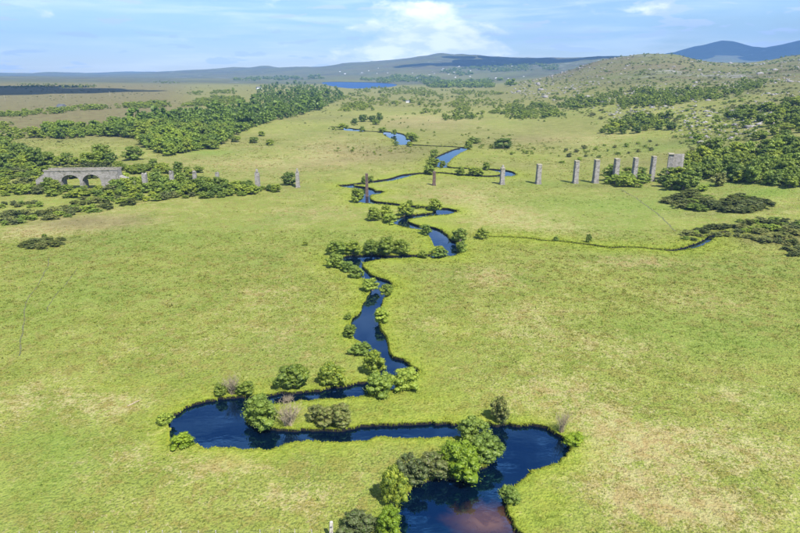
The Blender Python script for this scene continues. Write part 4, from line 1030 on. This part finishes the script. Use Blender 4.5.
def arches():
    pl, pr = vpt(46, 184), vpt(119, 184); L = (pr-pl).xy.length; ang = math.atan2(pr.y-pl.y, pr.x-pl.x)
    e = empty('stone_arches', Vector((pl.x, pl.y, 0)), ang)
    tag(e, 'pale stone viaduct section with two round arches and flat parapet', 'bridge')
    top = z_at(82, 170.4, (pl+pr)/2); T = 6.5
    k = L/73.0                           # metres per pixel along the wall
    cs = [((71-46)*k, 9.3*k), ((92-46)*k, 9.3*k)]; spring = z_at(82, 184.0, (pl+pr)/2); spring = max(spring, top-9.3*k-1.4)
    def under(x):
        for c, r in cs:
            if abs(x-c) < r: return spring+math.sqrt(r*r-(x-c)**2)*.82
        return -1.5
    xs = sorted(set([0, L]+[i*L/40 for i in range(41)]+[c+r*math.sin(a) for c, r in cs for a in np.linspace(-math.pi/2, math.pi/2, 25)]+[c+s*(r+1e-3) for c, r in cs for s in (-1, 1)]))
    bm = bmesh.new()
    def col(x, yy): return bm.verts.new((x, yy, under(x))), bm.verts.new((x, yy, top-.35))
    prev = None
    for x in xs:
        cur = (*col(x, 0), *col(x, T))
        if prev:
            a, b = prev, cur
            bm.faces.new((a[0], b[0], b[1], a[1])); bm.faces.new((b[2], a[2], a[3], b[3])); bm.faces.new((a[1], b[1], b[3], a[3])); bm.faces.new((b[0], a[0], a[2], b[2]))
        else: bm.faces.new((cur[0], cur[1], cur[3], cur[2]))
        prev = cur
    bm.faces.new((prev[1], prev[0], prev[2], prev[3]))
    obj('wall', bm_mesh(bm, 'wall', M_STONE_L), e)
    for c, r in cs:                      # projecting ring of cut stones round each arch
        bm = bmesh.new(); A = np.linspace(0, math.pi, 22); prev = None
        for a in A:
            i0 = (c+r*math.cos(a), spring+r*math.sin(a)*.82); i1 = (c+(r+.75)*math.cos(a), spring+(r+.75)*math.sin(a)*.84)
            cur = [bm.verts.new((q[0], yy, q[1])) for q in (i0, i1) for yy in (-.12, .25)]
            if prev:
                for s, t in ((0, 2), (2, 3), (1, 0)): bm.faces.new((prev[s], prev[t], cur[t], cur[s]))
            prev = cur
        bmesh.ops.recalc_face_normals(bm, faces=bm.faces)
        obj('arch_ring', bm_mesh(bm, 'arch_ring', M_STONE), e)
    xm = (cs[0][0]+cs[1][0])/2
    bm = bmesh.new(); box(bm, xm-.8, xm+.8, -.35, T+.35, -1.5, spring, 1., .05); obj('middle_pier', bm_mesh(bm, 'middle_pier', M_STONE_L), e)
    for yy in (-.2, T-.5):
        bm = bmesh.new(); box(bm, -.4, L+.2, yy, yy+.7, top-.352, top+.25, 1., .05); pp = obj('parapet', bm_mesh(bm, 'parapet', M_STONE_L), e)
        bm = bmesh.new(); box(bm, -.5, L+.3, yy-.1, yy+.8, top+.253, top+.45, 1., .04); obj('coping', bm_mesh(bm, 'coping', M_COPING), pp)
    bm = bmesh.new(); vs = box(bm, -5, 0-.003, .3, T-.3, -1.5, top-1.2); vs[4].co.z -= 3.5; vs[7].co.z -= 3.5
    obj('wing_wall', bm_mesh(bm, 'wing_wall', M_STONE_L), e)
    bm = bmesh.new(); vs = box(bm, L+.003, L+8, .5, T-.5, -1.5, top-3.5); vs[5].co.z -= 3.0; vs[6].co.z -= 3.2
    obj('broken_wall', bm_mesh(bm, 'broken_wall', M_STONE_L), e)
arches()
def abutment():
    p = vpt(669, 172); m = mpp(p); top = z_at(669, 153.6, p)-p.z
    e = empty('viaduct_abutment', p, -.35); tag(e, 'grey stone end abutment with sloping wing wall, half hidden by trees', 'abutment')
    w = 9*m
    obj('shaft', pier_mesh(w*.55, w*.9, top-.3, M_STONE, .93, .0, 50), e)
    bm = bmesh.new(); vs = box(bm, w*.24, w*1.35, -w*.2, w*.42, -1.5, top-.4); vs[5].co.z += .3; vs[6].co.z += .3; vs[5].co.x -= 1.2
    vs[4].co.y += 1.8; vs[5].co.y += 1.8; obj('wing_wall', bm_mesh(bm, 'wing_wall', M_STONE_L), e)
    bm = bmesh.new(); box(bm, -w*.31, w*.3, -w*.5, w*.5, top-.42, top+.1, 1., .05); obj('coping', bm_mesh(bm, 'coping', M_COPING), e)
abutment()

# ------------------------------------------------------------------ fence and gatepost along the bottom edge
def fence():
    us = [21,40,58,77,95,113,130,147,163,181.5,199,216,238,260.5,279.5,295,312]
    e0 = at(us[0], 538, 0); e1 = at(us[-1], 535.5, 0)
    e = empty('wire_fence', e0); tag(e, 'thin post and wire fence along the bottom edge of the meadow', 'fence')
    pts = [at(u, 538-2.5*(u-us[0])/310, 0) for u in us]
    for i, p in enumerate(pts):
        bm = bmesh.new(); q = p-e0; box(bm, -.05, .05, -.05, .05, -.3, 1.05+random.uniform(-.08, .1), .9, .012)
        o = obj('post', bm_mesh(bm, 'post', M_POST), e, q); o.rotation_euler = (random.uniform(-.06, .06), random.uniform(-.06, .06), random.uniform(0, .4))
    for zz in (.35, .7, 1.02):
        P = [(p.x-e0.x, p.y-e0.y+.06, zz) for p in pts]; V, Fc = [], []
        for i, q in enumerate(P):
            V += [(q[0], q[1]+.004*math.cos(a), q[2]+.004*math.sin(a)) for a in (0, 2.09, 4.19)]
            if i:
                for j in range(3): k = (j+1) % 3; a = (i-1)*3; Fc += [(a+j, a+k, a+3+k), (a+j, a+3+k, a+3+j)]
        obj('wire', mesh_np('wire', V, Fc, [M_WIRE]), e)
fence()
p = at(331, 538, 0); e = empty('gatepost', p, .15); tag(e, 'pale weathered gatepost at the right end of the fence', 'post')
e.rotation_euler = (0, .05, .2)
bm = bmesh.new(); box(bm, -.27, .27, -.22, .22, -.4, 2.5, .86, .04); s = obj('shaft', bm_mesh(bm, 'shaft', M_POST), e)
bm = bmesh.new(); box(bm, -.25, .25, -.21, .21, 2.503, 2.72, .7, .04); obj('cap', bm_mesh(bm, 'cap', M_POST), e)
for zz in (.9, 1.9):
    bm = bmesh.new(); box(bm, -.2, .1, -.26, -.19, zz, zz+.18, 1., .01); obj('hinge', bm_mesh(bm, 'hinge', M_SLATE), e)
p = at(133, 404, 0)
def log_mesh():
    V, Fc = [], []
    for i, (x, r) in enumerate(((-1.1, .10), (-.3, .15), (.5, .14), (1.3, .07))):
        for j in range(6): V.append((x, math.cos(j*1.047)*r+.1*math.sin(x*2), math.sin(j*1.047)*r+.12))
        if i:
            o = (i-1)*6
            for j in range(6): k = (j+1) % 6; Fc += [(o+j, o+k, o+6+k), (o+j, o+6+k, o+6+j)]
    return mesh_np('log', V, Fc, [M_TWIG])
tag(obj('fallen_log', log_mesh(), None, p, .9), 'pale fallen branch lying in the left meadow', 'log')
tag(obj('fallen_log', log_mesh(), None, at(369, 290, 0)+Vector((0, 0, .2)), 2.2, (1.6, 1.6, 1.6)), 'pale fallen branch at the foot of the fan shaped bush', 'log')

# ------------------------------------------------------------------ boulders and outcrops on the hill
def rocks():
    Vs, Fs, o = [], [], 0; r = np.random.default_rng(5); n = 0
    protos = []
    for s in range(5):
        q = np.random.default_rng(s); V = ICO1[0]*(1+q.uniform(-.3, .3, (len(ICO1[0]), 1)))*np.array([1, .8, .55]); protos.append((V, ICO1[1]))
    U = r.uniform(505, 830, 30000); Y = np.exp(r.uniform(math.log(430), math.log(2050), 30000)); X = (U-400)/F*CP*Y; Z = height(X, Y)
    C = fbm(X, Y, 160, 3, 55)*.9+fbm(X, Y, 35, 2, 56)*.5+r.uniform(-.25, .25, 30000)+.12*(U < 700)*(Y > 1000)
    K = np.nonzero((Z > 9) & (C > .14))[0][:2300]
    for x, y, z in zip(X[K], Y[K], Z[K]):
        V, Fc = protos[r.integers(5)]; s = r.lognormal(math.log(.42+y/1100*.8), .5); a = r.uniform(0, 6.28); ca, sa = math.cos(a), math.sin(a)
        Vs.append(np.c_[(V[:, 0]*ca-V[:, 1]*sa)*s*1.3+x, (V[:, 0]*sa+V[:, 1]*ca)*s+y, V[:, 2]*s+z+s*.1]); Fs.append(Fc+o); o += len(V)
    tag(obj('boulders', mesh_np('boulders', np.concatenate(Vs), np.concatenate(Fs), [M_ROCK])), 'grey granite boulders strewn over the right hand hill', 'rocks', kind='stuff')
rocks()

# ------------------------------------------------------------------ houses far off and poles on the moor
bm = bmesh.new(); box(bm, -7, 7, -3.5, 3.5, -1.5, 4.2); HW = bm_mesh(bm, 'wall', M_WHITE)
bm = bmesh.new()
q = [bm.verts.new(c) for c in ((-7.4, -3.9, 4.05), (7.4, -3.9, 4.05), (7.4, 3.9, 4.05), (-7.4, 3.9, 4.05), (-7.4, 0, 7.2), (7.4, 0, 7.2))]
for f in ((0, 1, 5, 4), (2, 3, 4, 5), (1, 2, 5), (3, 0, 4), (3, 2, 1, 0)): bm.faces.new([q[i] for i in f])
HR = bm_mesh(bm, 'roof', M_SLATE)
def house(u, v, s, lb, grp):
    b = at(u, v); e = empty('white_house', b, random.uniform(-.6, .6), (s, s, s)); tag(e, lb, 'house', grp); obj('wall', HW, e); obj('roof', HR, e)
rh = random.Random(4)
for i in range(26):
    u = rh.gauss(430, 60); v = rh.uniform(66, 80)+max(0, (380-u)*.03)
    if 338 < u < 590: house(u, v, rh.uniform(.5, .85), 'tiny white house scattered on the far hillside beyond the lake', 'houses on the far hillside')
for u, v in ((388,78),(392,79.5),(398,76.5),(404,79),(412,77),(418,78.5),(470,71),(478,69.5),(500,68),(512,66.5),(362,73),(340,72),(345,74)): house(u, v, 1.0, 'tiny white house scattered on the far hillside beyond the lake', 'houses on the far hillside')
house(62, 109.2, 1.0, 'small white cottage by the hedge on the left moor', None)
house(408, 102.6, .6, 'small white cottage in the valley wood below the lake', None)
house(259, 89.4, 1.0, 'small white cottage at the top left of the long wood', None)
for i, (u, v, lb) in enumerate(((5,100.5,'leftmost utility pole on the brown moor'),(66,99,'middle utility pole on the brown moor'),(110,96,'rightmost utility pole on the brown moor'))):
    b = at(u, v); e = empty('utility_pole', b); tag(e, lb, 'pole', 'utility poles on the moor')
    V, Fc = tube([(0, 0, -.5), (0, 0, 9)], [.22, .15], 6); obj('pole', mesh_np('pole', V, Fc, [M_POST]), e)
    bm = bmesh.new(); box(bm, -1.1, 1.1, -.08, .08, 8.2, 8.4); obj('crossarm', bm_mesh(bm, 'crossarm', M_POST), e)

# ------------------------------------------------------------------ drifting cumulus whose shadows darken the far moor and mountains
def mat_cloud():
    m, N = new_mat('cloud_vapour'); d = N.n('ShaderNodeBsdfDiffuse', {'Color': (.85, .86, .88, 1)}); finish(N, d.outputs[0]); return m
M_CLOUD = mat_cloud()
def cloud(u, v, y, rx, ry, seed, alt=1300.):
    """cumulus standing where its shadow falls on the ground round (u, y)"""
    x = (u-400)/F*CP*y; z = float(height(x, y)); k = (alt-z)/sdir.z; c = Vector((x, y, z))+sdir*k
    r = np.random.default_rng(seed); parts = []
    for i in range(26):
        a = r.uniform(0, 6.28); q = math.sqrt(r.uniform(0, 1)); s = r.uniform(.22, .42)*(1.15-q*.6)
        V = ICO2[0]*(1+r.uniform(-.12, .12, (len(ICO2[0]), 1)))*np.array([rx*s, ry*s, min(rx, ry)*s*.8])
        V[:, 2] = np.maximum(V[:, 2], -min(rx, ry)*.06); parts.append((V+np.array([math.cos(a)*q*rx*.75, math.sin(a)*q*ry*.75, 0]), ICO2[1]))
    V, Fc = join(parts); tag(obj('cumulus_cloud', mesh_np('cumulus_cloud', V, Fc, [M_CLOUD], smooth=True), None, c), 'heaped white cumulus drifting overhead', 'cloud', kind='stuff')
cloud(-20, 92, 1600, 420, 330, 1); cloud(75, 92, 1680, 260, 170, 16); cloud(-130, 92, 1700, 700, 460, 6)
cloud(735, 50, 8300, 1500, 1900, 2); cloud(830, 50, 8500, 900, 1500, 7); cloud(775, 50, 7600, 900, 900, 12)
cloud(505, 66, 5600, 800, 1100, 3); cloud(430, 68, 5200, 350, 300, 8)
cloud(600, 60, 4900, 620, 520, 4)

# ------------------------------------------------------------------ the air: thin even haze over the whole valley
def haze():
    m, N = new_mat('haze_air')
    pv = N.n('ShaderNodeVolumePrincipled', {'Color': (.24, .50, .98, 1), 'Density': 9.0e-5, 'Anisotropy': .0})
    N.n('ShaderNodeOutputMaterial', {'Volume': pv.outputs[0]})
    bm = bmesh.new(); box(bm, -14900, 14900, -11800, 12100, -120, 720)
    tag(obj('haze', bm_mesh(bm, 'haze', m)), kind='stuff')
haze()
print('script done', round(_t.time()-_t0, 1))
